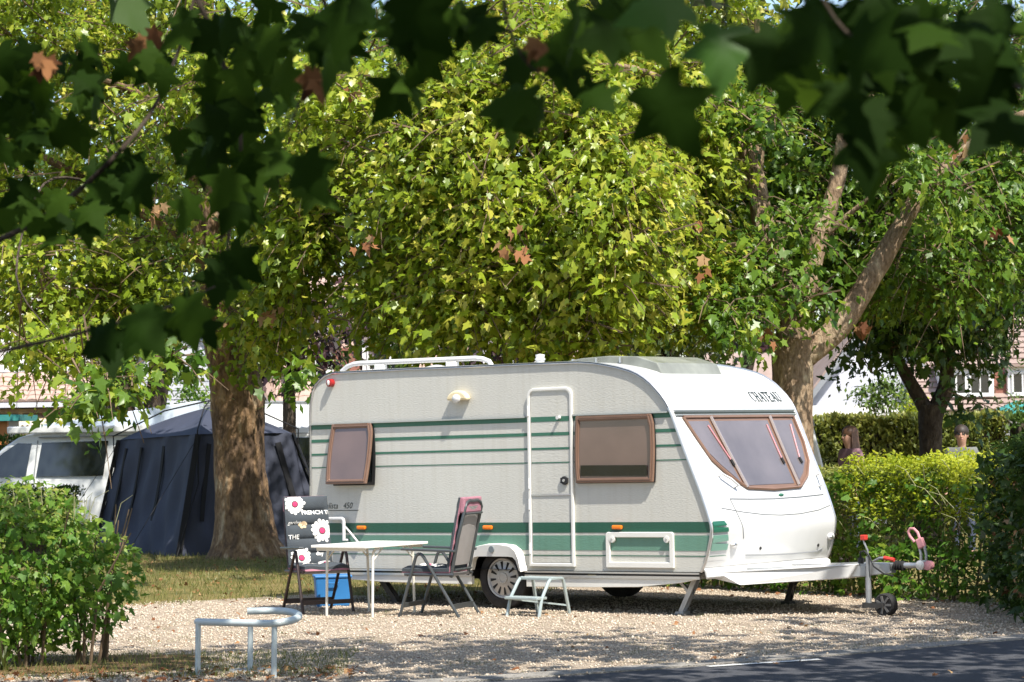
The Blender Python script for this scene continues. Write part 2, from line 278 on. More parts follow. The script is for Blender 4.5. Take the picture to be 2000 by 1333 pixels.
def leaves(name, pos, tip, nrm, size, tint, material, kind='plane', parent=None, stuff=True):
    V, F = leaf_shape(kind); n = len(pos); tip = norm(tip); sx = norm(np.cross(tip, nrm)); nz = np.cross(sx, tip)
    size = np.broadcast_to(np.asarray(size, float).reshape(-1,1,1), (n,1,1))
    jit = 1 + rng.uniform(-.12, .12, (n, len(V), 1)); asp = rng.uniform(.45,1.05,(n,1,1)); crl = rng.uniform(-.6,2.2,(n,1,1)) if kind == 'plane' else 1.0
    co = pos[:,None,:] + size*jit*(asp*V[None,:,0,None]*sx[:,None,:] + V[None,:,1,None]*tip[:,None,:] + crl*V[None,:,2,None]*nz[:,None,:])
    K, T = len(V), len(F); idx = (F[None] + (np.arange(n)*K)[:,None,None]).reshape(-1)
    me = bpy.data.meshes.new(name); me.vertices.add(n*K); me.vertices.foreach_set('co', co.reshape(-1).astype(np.float32))
    me.loops.add(n*T*3); me.loops.foreach_set('vertex_index', idx.astype(np.int32)); me.polygons.add(n*T)
    me.polygons.foreach_set('loop_start', np.arange(0, n*T*3, 3, dtype=np.int32)); me.polygons.foreach_set('loop_total', np.full(n*T, 3, np.int32))
    me.update(calc_edges=True); at_ = me.attributes.new('tint', 'FLOAT', 'POINT')
    at_.data.foreach_set('value', np.repeat(np.clip(tint, 0, 1), K).astype(np.float32)); me.materials.append(material)
    o = link(name, me, parent)
    if stuff: o['kind'] = 'stuff'
    return o
def clusters(blobs, per=14, spread=.42, shell=.35):
    """blobs: (px_x, px_y, depth, rx_px, ry_px, r_depth, n) -> cluster centres and outward directions"""
    C = []; D = []
    for (x, y, Y, rx, ry, rd, n) in blobs:
        c = np.array(at(x, y, Y)); r = np.array([rx*Y/FPX, rd, ry*Y/FPX])
        d = norm(rng.normal(size=(n,3))); rad = rng.uniform(shell, 1, (n,1))**.5
        C.append(c + d*rad*r); D.append(norm(d/r*np.array([1,1.6,.6]) + rng.normal(0,.35,(n,3))))
    return np.concatenate(C), np.concatenate(D)
def thin(C, D, x0, x1, y0, y1, keep=.5, f=1.5, ph=0.0):
    """open gaps in a crown above a stretch of ground so that sun flecks reach it"""
    fx = C[:,0]-.331*C[:,2]; fy = C[:,1]+.576*C[:,2]
    g = np.sin(fx*f*2.1+ph)+np.sin(fy*f*1.3+1+ph)+.8*np.sin((fx+fy)*f*1.7)+.8*np.sin((fx-fy)*f*.9+2)
    k = ~((fx > x0) & (fx < x1) & (fy > y0) & (fy < y1) & (g > np.quantile(g, keep)))
    return C[k], D[k]
def crown(parent, C, D, per, spread, size, material, name='crown', kind='plane', tint0=.45, droop=.5, sunny=.5, mix=.55):
    n = len(C); k = rng.poisson(per, n).clip(3); i = np.repeat(np.arange(n), k); N = len(i)
    out = D[i]; tw = norm(D*[1,1,.4] + rng.normal(0,.4,(n,3)) + [0,0,-.25])[i]; s = rng.uniform(-1,1,(N,1))
    pos = C[i] + tw*s*spread*1.3 + rng.normal(0, spread*.38, (N,3))
    tip = out*.5 + [0,0,-droop] + rng.normal(0,.55,(N,3)); nr = np.array([0,-.25,.75]) + out*.35 + np.array(SUN)*sunny + rng.normal(0,.45,(N,3))
    ct = rng.normal(0,.20,n)[i]; sz = rng.uniform(.6,1.35,N)*size; ti = tint0 + ct + rng.normal(0,.2,N); a = rng.random(N) < mix
    o = leaves(name, pos[a], tip[a], nr[a], sz[a], ti[a], material, kind, parent)
    if (~a).any():
        b_ = ~a; f_ = leaves('small_leaves', pos[b_], tip[b_]+rng.normal(0,.5,(b_.sum(),3)), rng.normal(0,.8,(b_.sum(),3))+nr[b_]*.5, sz[b_]*.8, ti[b_], material, 'oval', parent); f_.location = -parent.location
    return o, tw
def twigs(parent, C, D, frac, length, r=.008, m='twig'):
    b = MB()
    for c, d in zip(C, D):
        if random.random() > frac: continue
        d = Vector(d); d.z *= .4; d += Vector((random.gauss(0,.4), random.gauss(0,.4), random.gauss(0,.3))); d.normalize(); c = Vector(c); L = length*random.uniform(.6,1.3)
        b.tube([c-d*L+Vector((0,0,.25*L)), c-d*L*.4+Vector((0,0,.15*L)), c+d*L*.3, c+d*L*.7-Vector((0,0,.25*L))], [r*1.8, r*1.4, r, r*.5], 4, False)
    if b.v:
        o = b.build('twigs', M[m], parent, fix=False); o['kind'] = 'stuff'
def limb(name, pts, r0, r1, material, parent, seg=12, jit=.05):
    """bent tapering limb through the given points, smoothed and slightly lumpy"""
    P = [Vector(p) for p in pts]; Q = []
    for i in range(len(P)-1):
        a, b_, c, d = P[max(i-1,0)], P[i], P[i+1], P[min(i+2,len(P)-1)]
        for k in range(5):
            t = k/5; Q.append(.5*((2*b_) + (c-a)*t + (2*a-5*b_+4*c-d)*t*t + (3*b_-a-3*c+d)*t**3))
    Q.append(P[-1]); n = len(Q)
    if hasattr(r0, '__len__'): R = [float(np.interp(i/(n-1), np.linspace(0,1,len(r0)), r0)) for i in range(n)]
    else: R = [r0 + (r1-r0)*i/(n-1) for i in range(n)]
    return MB().tube(Q, R, seg, True, jitter=jit).build(name, material, parent, smooth=True)

# ------------------------------------------------------------------ the setting: ground, gravel pitch, road
def sheet(name, pts, z, m, kind='structure'):
    o = MB().add([(x, y, z) for x, y in pts], [tuple(range(len(pts)))]).build(name, m); o['kind'] = kind; return o
sheet('ground', [(-900,-60),(900,-60),(900,1800),(-900,1800)], 0.0, M['lawn'])
def road_edge(x): return 18.90 + .52*x + .03*x*x if x > -1 else 18.41 + .38*(x+1)
EX = [-14,-9,-5,-3,-1.5,-.6,0,.6,1.1,1.7,2.2,2.8,3.4,4.2,5,6.2,8,11,14]
sheet('gravel_pitch', [(x, road_edge(x)+.01) for x in EX] + [(14,33),(5.6,24.4),(3.4,27.9),(1.2,31),(-.2,29.2),(-1.7,28.6),(-2.3,29),(-3.2,28.4),(-4.2,27.4),(-14,26)], .004, M['gravel'])
sheet('road', [(x, road_edge(x)-.22) for x in EX] + [(14,-40),(-14,-40)], .006, M['asphalt'])
kb = MB()
for a, b_ in zip(EX[:-1], EX[1:]):
    kb.add([(a,road_edge(a)-.24,.0),(b_,road_edge(b_)-.24,.0),(b_,road_edge(b_)+.05,.0),(a,road_edge(a)+.05,.0),(a,road_edge(a)-.24,.018),(b_,road_edge(b_)-.24,.018),(b_,road_edge(b_)+.05,.022),(a,road_edge(a)+.05,.022)], [(4,5,6,7),(0,1,5,4),(2,3,7,6)])
kb.build('kerb', M['kerb'])['kind'] = 'structure'
pl = MB(); pl.add([(1.45,19.33,.012),(2.35,19.78,.012),(2.32,19.86,.012),(1.42,19.41,.012)], [(0,1,2,3)]); pl.build('painted_line', mat('worn_white_paint', (.55,.55,.53), .8, var=.3, scale=20))['kind'] = 'structure'
sheet('hedge_soil', [(-6.5,19.55),(-2.7,19.75),(-2.3,20.6),(-2.7,21.2),(-7,21.4)], .009, M['soil'])
# loose limestone chips lying on the pitch
def scatter(n, x0, x1, y0, y1, keep):
    p = np.stack([rng.uniform(x0,x1,n), rng.uniform(y0,y1,n), np.zeros(n)], 1); return p[[keep(a,b_) for a, b_ in p[:,:2]]]
p = scatter(52000, -6.5, 6.2, 18.2, 29.3, lambda x, y: y > road_edge(x)+.03 and not (x < -2.5 and 19.4 < y < 21.2) and y < 29.2-.0*x and y < 27.6+.6*abs(math.sin(x*3))+1.0*(x>-1.5) and not (x > 2.2 and y > 29-1.2*(x-2.4)) )
p[:,2] = .008; st_ = scatter(2600, -3, 5.2, 17.8, 22, lambda x, y: -.55 < y-road_edge(x) < .08 and random.random() < math.exp(-4.5*abs(y-road_edge(x)-.05))); st_[:,2] = .024; p = np.concatenate([p, st_]); n = len(p)
leaves('gravel_chips', p, norm(np.c_[rng.normal(size=(n,2)), rng.normal(0,.25,n)]), np.c_[rng.normal(0,.3,(n,2)), np.ones(n)], rng.uniform(.012,.034,n)*np.where(rng.random(n)>.97,1.5,1), rng.beta(2.2,2,n), M['stone'], 'stone')
# grass: dry lawn under the trees and tufts coming through the gravel
def is_lawn(x, y): return y > 27.9 + .5*math.sin(x*2.1) + .35*math.sin(x*5.3) and y < 41
p = scatter(30000, -7.0, .6, 27.4, 40.5, is_lawn); k = scatter(240, -4, 5, 19.0, 26.0, lambda x, y: y > road_edge(x)+.1)
ke = scatter(420, -2, 5, 18, 22, lambda x, y: .0 < y-road_edge(x) < .16); k = np.concatenate([k, ke[:120]]); kk = np.repeat(k, 26, 0); kk[:,:2] += rng.normal(0,.07,(len(kk),2)); kk = kk[[road_edge(a)+.02 < b_ for a,b_ in kk[:,:2]]]
k2 = scatter(5200, -4.0, -1.3, 19.1, 21.3, lambda x, y: y > road_edge(x)+.1)
hgt = np.concatenate([rng.uniform(.03,.10,len(p)), rng.uniform(.015,.045,len(kk)), rng.uniform(.02,.08,len(k2))]); tt = np.concatenate([rng.normal(.55,.25,len(p)), rng.normal(.25,.2,len(kk)), rng.normal(.5,.3,len(k2))])
p = np.concatenate([p, kk, k2]); n = len(p)
tag(leaves('grass', p, np.c_[rng.normal(0,.45,(n,2)), np.ones(n)], np.c_[rng.normal(size=(n,2)), np.zeros(n)], hgt, tt, M['grassblade'], 'blade'), 'short dry grass on the lawn and in the gravel', 'grass')
p = np.concatenate([scatter(260, -5, 5, 18.5, 29, lambda x, y: y > road_edge(x)-.1), scatter(500, -4.4, -1.2, 18.7, 19.9, lambda x, y: y > road_edge(x)), scatter(700, -6, 0, 27.6, 38, lambda x, y: True), scatter(350, 1.5, 5.2, 24.4, 29, lambda x, y: abs((y-26.9)+1.25*(x-3.6)) < .7), scatter(25, -1, 5, 15, 19.5, lambda x,y: True)]); p[:,2] = .022; n = len(p)
tag(leaves('fallen_leaves', p, np.c_[rng.normal(size=(n,2)), rng.normal(0,.3,n)], np.c_[rng.normal(0,.5,(n,2)), np.ones(n)], rng.uniform(.025,.06,n), rng.uniform(0,1,n), M['deadleaf'], 'plane'), 'dry brown fallen leaves scattered over gravel and grass', 'leaves')
tag(bpy.data.objects['gravel_chips'], 'pale limestone chips covering the pitch', 'gravel')

# ------------------------------------------------------------------ the touring caravan
CV = thing('touring_caravan', (-0.205, 26.104, 0), R_(-39), 'cream touring caravan with green stripes, brown windows and white front', 'caravan')
W = 2.21; TILT = .0125
def cz(u, z): return z + TILT*u
PROF = [(-2.57,.40),(-2.57,.727),(-2.56,1.28),(-2.555,2.05),(-2.547,2.17),(-2.512,2.302),(-2.47,2.375),(-2.411,2.42),(-2.33,2.465),(-2.221,2.49),(-1.123,2.488),(-.079,2.478),(.70,2.472),(1.109,2.467),(1.28,2.452),(1.426,2.428),(1.59,2.395),(1.738,2.355),(1.83,2.318),(1.909,2.274),(1.98,2.224),(2.042,2.169),(2.105,2.108),(2.161,2.041),(2.20,1.98),(2.231,1.916),(2.325,1.69),(2.42,1.468),(2.495,1.30),(2.562,1.148),(2.625,.98),(2.668,.85),(2.673,.80),(2.662,.72),(2.64,.636),(2.62,.56),(2.595,.49),(2.545,.402)]
def prof_u(z):                       # u of the front edge of the body at height z
    q = [p for p in PROF[13:]]
    for (u0,z0),(u1,z1) in zip(q[:-1], q[1:]):
        if z1 <= z <= z0: return u0 + (u1-u0)*(z0-z)/(z0-z1)
    return q[-1][0]
def F(v, z, off=0.0):                # point on the front panel
    u = prof_u(z); du = prof_u(z-.04)-prof_u(z+.04); n = Vector((.08, 0, du)).normalized()
    return Vector((u + n.x*off, v, cz(u,z) + n.z*off))
def S(u, z, off=0.0): return Vector((u, -off, cz(u,z)))
NOTCH = [(.375,.40),(.335,.53),(.27,.585),(-.17,.585),(-.235,.53),(-.275,.40)]
side = PROF + NOTCH
b = MB(); b.add([S(u,z) for u,z in side], [tuple(range(len(side)))]); o = b.build('side_panel', M['side'], CV)
b = MB(); b.add([(u,W,cz(u,z)) for u,z in PROF], [tuple(range(len(PROF)))]); b.build('side_panel', M['side'], CV)
def strip(i0, i1, name):
    b = MB(); q = PROF[i0:i1+1]; b.add([(u,0,cz(u,z)) for u,z in q] + [(u,W,cz(u,z)) for u,z in q], [(i,i+1,len(q)+i+1,len(q)+i) for i in range(len(q)-1)])
    return b.build(name, M['white'], CV, smooth=True)
strip(0, 3, 'rear_panel'); strip(3, 13, 'roof'); fp = strip(13, len(PROF)-1, 'front_panel')
b = MB(); b.add([(-2.57,0,.39),(2.54,0,.42),(2.54,W,.42),(-2.57,W,.39)], [(0,1,2,3)]); b.build('floor_pan', M['darksteel'], CV)
# edge trims along both side outlines
for yy in (0, W):
    b = MB(); s_ = -1 if yy == 0 else 1
    b.tube([(u,yy+s_*.006,cz(u,z)) for u,z in PROF], .014, 6); b.build('edge_trim', M['trim'], CV, smooth=True)
b = MB(); b.tube([(u,-.018,cz(u,z)+.004) for u,z in PROF[2:25]], .0045, 5); b.build('edge_seal', M['black'], CV, smooth=True)
# painted stripes (thin film on the sheet)
def stripe(u0, z0, z1, m, off=.003):
    b = MB(); ua, ub = prof_u(z0)-.012, prof_u(z1)-.012; n = 8
    b.add([S(u0+(ua-u0)*i/n, z0, off) for i in range(n+1)] + [S(u0+(ub-u0)*i/n, z1, off) for i in range(n+1)], [(i,i+1,n+2+i,n+1+i) for i in range(n)]); return b.build('stripe', m, CV)
STR = [(1.888,1.938,'green_line'),(1.747,1.780,'green_line'),(1.607,1.629,'green_line'),(1.473,1.484,'green_line'),(.778,.881,'green_dark'),(.604,.752,'green_mid'),(.548,.558,'green_line')]
for z0, z1, m in STR: stripe(-2.55, z0, z1, M[m])
# awning gutter
b = MB()
for u0, u1 in ((-2.54,.43),(1.04,2.19)): b.beam(S(u0,1.945,.012), S(u1,1.942,.012), .03, .016)
b.build('gutter_rail', M['trim'], CV)
# door with its frame and its own stripes
def rrect(u0,u1,z0,z1,r,n=5):
    P = []
    for cx, cy, a0 in ((u1-r,z1-r,0),(u0+r,z1-r,90)):
        P += [(cx+r*math.cos(R_(a0+90*i/n)), cy+r*math.sin(R_(a0+90*i/n))) for i in range(n+1)]
    return P + [(u0,z0),(u1,z0)]
D0, D1 = rrect(.463,1.035,.44,2.228,.085), rrect(.495,1.003,.475,2.198,.06)
b = MB(); b.ring([S(u,z,0) for u,z in D0], [S(u,z,0) for u,z in D1], (0,-.028,0)); b.build('door_frame', M['offwhite'], CV, bevel=.006)
dr = MB().prism([S(u,z,0) for u,z in D1], (0,-.014,0)).build('door', M['side'], CV)
b = MB(); b.ring([S(u,z,.0145) for u,z in D1], [S(u*.972+.021,z*.992+.0107,.0145) for u,z in D1], (0,-.003,0)); b.build('door_seal', M['trim'], dr)
for z0, z1, m in STR:
    MB().add([S(.508,z0,.0165),S(.99,z0,.0165),S(.99,z1,.0165),S(.508,z1,.0165)], [(0,1,2,3)]).build('stripe', M[m], dr)
MB().beam(S(.497,1.155,.016), S(1.0,1.157,.016), .012, .016).build('middle_bar', M['trim'], dr)
b = MB(); b.lathe(S(.925,1.297,.014), (0,-1,0), [(0,.045),(.02,.042),(.022,.0)], 16); b.box(.88,.97,-.035,-.015,cz(.92,1.27),cz(.92,1.325)); b.build('lock', M['black'], dr, bevel=.004)
MB().lathe(S(.925,1.297,.036), (0,-1,0), [(0,.016),(.006,.014)], 12).build('lock_barrel', M['trim'], dr)
MB().lathe(S(.87,1.925,.015), (0,-1,0), [(0,.02),(.03,.014),(.04,.02)], 10).build('door_catch', M['white'], dr)
for z in (.62,1.06,1.27,2.0): MB().tube([S(.478,z-.05,.03),S(.478,z+.05,.03)], .011, 8).build('hinge', M['white'], dr)
# side windows: brown moulded frame, tinted pane, hinged at the top
def side_window(u0, u1, z0, z1, tilt, bulge):
    pts = []
    n = 7
    def outline(g):
        P = []; c0, c1, d0, d1 = u0+g, u1-g, z0+g, z1-g
        for i in range(n+1):
            t = i/n; P.append((c1 - .02 + bulge*math.sin(math.pi*(.15+.7*t))-.018*(t<.08) , d1-(d1-d0)*t))
        for i in range(n+1):
            t = 1-i/n; P.append((c0 + .02 - bulge*math.sin(math.pi*(.15+.7*t)), d1-(d1-d0)*t))
        return P
    hinge = cz((u0+u1)/2, z1)
    def tp(u, z, off):
        dz = cz(u,z)-hinge; return Vector((u, -(off*math.cos(tilt)) + dz*math.sin(tilt), hinge + dz*math.cos(tilt) + off*math.sin(tilt)))
    fr = MB(); o0, i0 = outline(0), outline(.05); i1 = outline(.022)
    fr.ring([tp(u,z,.004) for u,z in o0], [tp(u,z,.004) for u,z in i0], tp(0,1,.03)-tp(0,1,0)); f = fr.build('window', M['brown'], CV, smooth=False, bevel=.008)
    MB().ring([tp(u,z,.034) for u,z in i1], [tp(u,z,.034) for u,z in outline(.036)], tp(0,1,.01)-tp(0,1,0)).build('frame_moulding', M['brown'], f, bevel=.003)
    MB().prism([tp(u,z,.010) for u,z in i0], tp(0,1,.012)-tp(0,1,0)).build('pane', M['pane'], f)
    MB().beam(tp(u0+.06,z1-.012,.04), tp(u1-.06,z1-.012,.04), .012, .02).build('hinge_strip', M['brown'], f)
    MB().ring([S(u,z,.002) for u,z in outline(-.004)], [S(u,z,.002) for u,z in outline(.03)], (0,-.012,0)).build('wall_frame', M['black'], f)
    MB().add([S(u,z,.004) for u,z in outline(.03)], [tuple(range(2*n+2))]).build('dark_opening', M['vanglass'], f)
    if tilt > .05:
        for u in (u0+.09, u1-.09): MB().tube([S(u,z0+.12,.01), tp(u,z0+.05,.005)], .008, 6).build('stay', M['black'], f)
    return f
f1 = side_window(-2.225,-1.63,1.285,1.935,R_(10),.03)
f2 = side_window(1.075,2.03,1.268,1.93,R_(1.2),.028)
b = MB(); b.box(1.145,1.955,-.0455,-.0425,cz(1.5,1.335),cz(1.5,1.44)); b.build('lower_blind_gap', M['vanglass'], f2)
# wall lamp, corner marker, amber markers, socket, grab handle
b = MB(); b.prism([S(-.425+.14*math.cos(a*math.pi/12), 2.14+.10*math.sin(a*math.pi/12), 0) for a in range(13)], (0,-.075,0)); wl = b.build('wall_lamp', M['cream'], CV, bevel=.02)
MB().ball(S(-.425,2.155,.075), (.055,.03,.045), 12, 8).build('bulb_cover', M['white'], wl, smooth=True)
MB().lathe(S(-2.235,2.385,0), (0,-1,0), [(0,.045),(.05,.042),(.06,.02)], 14).build('marker_lamp', M['redlens'], CV, smooth=True); MB().ball(S(-2.235,2.385,.058), (.02,.012,.03)).build('marker_lens', M['white'], CV, smooth=True)
for u in (-1.82,-.08,1.565): MB().box(u-.06,u+.06,-.035,0,cz(u,.812),cz(u,.852)).build('side_marker', M['orange'], CV, bevel=.012)
b = MB(); b.box(-.44,-.33,-.02,0,.64,.77); sk = b.build('socket', M['offwhite'], CV, bevel=.004); MB().box(-.41,-.37,-.024,-.018,.67,.72).build('socket_slot', M['black'], sk)
b = MB(); b.tube([S(-2.24,.93,.012),S(-2.24,.93,.07),S(-2.05,.93,.07),S(-2.03,.92,.07),S(-2.025,.90,.07),S(-2.025,.70,.07),S(-2.025,.70,.012)], .019, 8); b.build('grab_handle', M['white'], CV, smooth=True)
b = MB(); b.tube([S(-2.09,.89,.03),S(-1.84,.66,.03)], .012, 6); b.build('stay', M['white'], CV)
text_part('lettering', 'Calista   450', .093, lambda x, y: S(-2.41+x*.95, 1.036+y, .0035), M['ink'], CV, shear=.3)
MB().add([S(-2.42,1.012,.0035),S(-1.87,1.012,.0035),S(-1.87,1.019,.0035),S(-2.42,1.019,.0035)], [(0,1,2,3)]).build('underline', M['ink'], CV)
# gas locker hatch
H0, H1 = rrect(1.425,2.24,.436,.785,.03), rrect(1.475,2.19,.492,.732,.02)
hh = MB().ring([S(u,z,0) for u,z in H0], [S(u,z,0) for u,z in H1], (0,-.026,0)).build('hatch_frame', M['offwhite'], CV, bevel=.007)
for u in (1.505,2.16):
    MB().lathe(S(u,.715,.01), (0,-1,0), [(0,.035),(.02,.033),(.022,.0)], 16).build('lock_boss', M['offwhite'], hh, smooth=True); MB().lathe(S(u,.715,.031), (0,-1,0), [(0,.012),(.004,.01)], 10).build('lock', M['trim'], hh)
# lower rail, sill and wheel arch
for u0, u1 in ((-2.55,-.30),(.40,2.53)):
    MB().beam(S(u0,.387,.014), S(u1,.387,.014), .02, .016).build('lower_rail', M['trim'], CV); MB().beam(S(u0,.368,.010), S(u1,.368,.010), .014, .012).build('rail_seal', M['black'], CV); MB().beam(S(u0,.345,.014), S(u1,.345,.014), .02, .026).build('lower_rail', M['trim'], CV)
b = MB(); P = [S(.41,.335),S(2.50,.335),S(2.46,.325),S(2.30,.295),S(1.80,.25),S(1.19,.24),S(.41,.236)]; b.prism([p+Vector((0,-.012,0)) for p in P], (0,.05,0)); b.build('sill', M['offwhite'], CV, bevel=.004)
b = MB(); P = [S(-2.3,.335),S(-.31,.335),S(-.31,.25),S(-1.5,.26),S(-2.2,.29)]; b.prism([p+Vector((0,-.012,0)) for p in P], (0,.05,0)); b.build('sill', M['offwhite'], CV, bevel=.004)
A0 = [(-.385,.40),(-.345,.53),(-.30,.60),(-.22,.645),(-.08,.668),(.12,.672),(.27,.655),(.345,.61),(.39,.53),(.425,.40)]; A1 = [(-.275,.40),(-.245,.50),(-.22,.533),(-.16,.54),(-.06,.54),(.10,.54),(.22,.54),(.285,.533),(.325,.50),(.365,.40)]
b = MB(); b.add([S(u,z,0) for u,z in A0]+[S(u*.93,z-.012,.085) for u,z in A0]+[S(u,z,.075) for u,z in A1]+[S(u,z,0) for u,z in A1], [(r*10+i,r*10+i+1,(r+1)*10+i+1,(r+1)*10+i) for r in range(3) for i in range(9)]); wa = b.build('wheel_arch', M['offwhite'], CV, smooth=True)
MB().lathe(S(.02,.612,.08), (0,-1,0), [(0,.036),(.010,.034)], 18).build('emblem', mat('grey_emblem', (.16,.19,.20), .4), wa)
b = MB(); b.box(-.36,.46,.02,.42,.3,.66); bmw = b.build('wheel_well', M['black'], CV)
me = bmw.data; bm_ = bmesh.new(); bm_.from_mesh(me); bm_.faces.ensure_lookup_table()
bmesh.ops.delete(bm_, geom=[f for f in bm_.faces if abs(f.normal.y) > .9 and f.calc_center_median().y < .1 or f.normal.z < -.9], context='FACES'); bm_.to_mesh(me); bm_.free()
def wheel(u, v, s):
    T = Vector((u,v,.315)); ax = (0,s,0)
    t_ = MB().lathe(T, ax, [(-.09,.20),(-.092,.27),(-.08,.302),(-.05,.315),(.05,.315),(.08,.302),(.092,.27),(.09,.215),(.03,.205)], 36).build('wheel', M['rubber'], CV, smooth=True)
    MB().lathe(T, ax, [(.0,.205),(.075,.208),(.082,.20),(.080,.188),(.066,.18),(.070,.10),(.078,.085),(.078,.06)], 36).build('rim', M['rim'], t_, smooth=True)
    b = MB()
    for k in range(12):
        a = 2*math.pi*k/12 + .13; d = Vector((math.cos(a),0,math.sin(a))); q = Vector((-math.sin(a),0,math.cos(a))); c0 = T + Vector((0,s*.0735,0))
        b.add([c0+d*.085-q*.006, c0+d*.085+q*.006, c0+d*.17+q*.016-Vector((0,s*.003,0)), c0+d*.17-q*.016-Vector((0,s*.003,0))], [(0,1,2,3)])
    b.build('spoke_slots', M['black'], t_)
    MB().lathe(T, ax, [(.076,.062),(.086,.058),(.088,.04),(.083,.037),(.083,.0)], 24).build('hub_cap', M['rim'], t_, smooth=True)
    b = MB()
    for k in range(12):
        a = 2*math.pi*k/12; b.ball(T+Vector((.049*math.cos(a), s*.086, .049*math.sin(a))), .0065, 6, 4)
    b.build('cap_studs', M['trim'], t_, smooth=True)
wheel(.055,.13,-1); wheel(.055,W-.13,1)
b = MB(); b.tube([(.055,.2,.31),(.055,W-.2,.31)], .04, 8); b.box(-.25,.35,.5,.62,.28,.40); b.box(-.25,.35,W-.62,W-.5,.28,.40); b.build('axle', M['darksteel'], CV)
for y0 in (.42, W-.48):
    MB().add([(-2.4,y0,.33),(2.3,y0,.36),(2.3,y0,.44),(-2.4,y0,.41),(-2.4,y0+.05,.33),(2.3,y0+.05,.36),(2.3,y0+.05,.44),(-2.4,y0+.05,.41)], [(0,1,2,3),(4,5,6,7),(0,1,5,4),(3,2,6,7),(1,2,6,5),(0,3,7,4)]).build('chassis_rail', M['galv'], CV)
for y0, y1 in ((.36,1.02),(W-.36,W-1.02)): MB().beam((1.4,y0,.36), (3.75,y1,.42), .05, .10).build('drawbar', M['galv'], CV)
# corner steadies
def steady(u, v, du, dark=False):
    b = MB(); m = M['darksteel'] if dark else M['galv']
    for dv in (-.03,.03): b.beam((u,v+dv,.40), (u+du,v+dv,.03), .012, .05)
    b.beam((u+du*.5-.16,v,.36), (u+du*.5+.02,v,.19), .03, .03); b.box(u+du-.05,u+du+.05,v-.055,v+.055,.0,.035)
    b.beam((u-.05,v,.40), (u+du*1.0-.35*du,v,.10), .025, .025); b.build('corner_steady', m, CV)
steady(2.36,.22,-.20); steady(2.42,W-.3,-.14,True); steady(-1.95,.3,.34,True); steady(-1.95,W-.3,.34,True)
# front panel: rail, lettering, three-part window, lid, lamps
b = MB()
for zz, m, h in ((1.947,'rail_',.022),(1.925,'ink',.008),(1.906,'rail_',.018)):
    MB().beam(F(.05,zz,.008), F(W-.04,zz,.008), .022, h, up=(.4,0,1)).build('front_rail', M[m], CV)
def letters():                       # serif capitals from thick and thin strokes: CHATEAU
    st, x = [], 0.0
    def L(*q): st.extend(q)
    V_ = lambda x, w_=.15: (x,0,x,1,w_)
    sf = lambda x, y: (x-.15,y,x+.15,y,.07)
    adv = {'C':.88,'H':.98,'A':.92,'T':.88,'E':.82,'U':.96}
    for ch in 'CHATEAU':
        if ch == 'C':
            for i in range(10):
                a0, a1 = R_(42+i*27.6), R_(42+(i+1)*27.6); wv = .05+.12*abs(math.cos((a0+a1)/2+math.pi))**2*(1 if math.cos((a0+a1)/2) < 0 else .3)
                L((x+.40+.37*math.cos(a0), .5+.52*math.sin(a0), x+.40+.37*math.cos(a1), .5+.52*math.sin(a1), wv))
            L((x+.70,.70,x+.72,1.0,.06))
        if ch == 'H': L(V_(x+.2), V_(x+.72), (x+.2,.52,x+.72,.52,.06), sf(x+.2,0), sf(x+.2,1), sf(x+.72,0), sf(x+.72,1))
        if ch == 'A': L((x+.12,0,x+.44,1,.06), (x+.44,1,x+.78,0,.16), (x+.24,.34,x+.64,.34,.06), (x,0,x+.25,0,.06), (x+.62,0,x+.92,0,.06))
        if ch == 'T': L(V_(x+.42), (x+.05,.97,x+.79,.97,.07), (x+.07,.8,x+.07,1,.05), (x+.77,.8,x+.77,1,.05), sf(x+.42,0))
        if ch == 'E': L(V_(x+.2), (x+.06,0,x+.7,0,.07), (x+.06,.98,x+.66,.98,.07), (x+.2,.5,x+.52,.5,.06), (x+.69,0,x+.69,.22,.05), (x+.65,.8,x+.65,1,.05), (x+.52,.4,x+.52,.6,.05))
        if ch == 'U':
            L((x+.2,.32,x+.2,1,.15), (x+.76,.30,x+.76,1,.10), sf(x+.2,1), sf(x+.76,1))
            for i in range(6):
                a0, a1 = math.pi+math.pi*i/6, math.pi+math.pi*(i+1)/6; L((x+.48+.28*math.cos(a0), .32+.34*math.sin(a0), x+.48+.28*math.cos(a1), .32+.34*math.sin(a1), .14-.012*i))
        x += adv[ch]
    return st, x
st, tot = letters(); b = MB(); hw, hh_ = .54/tot, .092
for x0,y0,x1,y1,wd in st:
    a = Vector((x0,y0)); c = Vector((x1,y1)); d = (c-a).normalized(); q = Vector((-d.y,d.x))*(wd*1.1+.02+.035*(abs(d.y) < .2))/2
    for k in range(5):
        g, h = a+(c-a)*k/5, a+(c-a)*(k+1)/5; b.add([F(1.535+p.x*hw, 2.045+p.y*hh_, .006) for p in (g-q, h-q, h+q, g+q)], [(0,1,2,3)])
b.build('lettering', M['ink'], CV)
MB().add([F(.16,2.03,.003),F(.27,2.03,.003),F(.27,2.045,.003),F(.16,2.045,.003)], [(0,1,2,3)]).build('sticker', mat('pink_sticker', (.7,.45,.42), .6), CV)
WO = [(.16,1.885),(.38,1.885),(.60,1.885),(1.10,1.885),(1.66,1.885),(1.95,1.885),(2.11,1.882),(2.125,1.62),(2.08,1.42),(1.95,1.275),(1.74,1.165),(1.25,1.155),(.80,1.180),(.56,1.31),(.38,1.465),(.28,1.65)]
cw = (1.15,1.55)
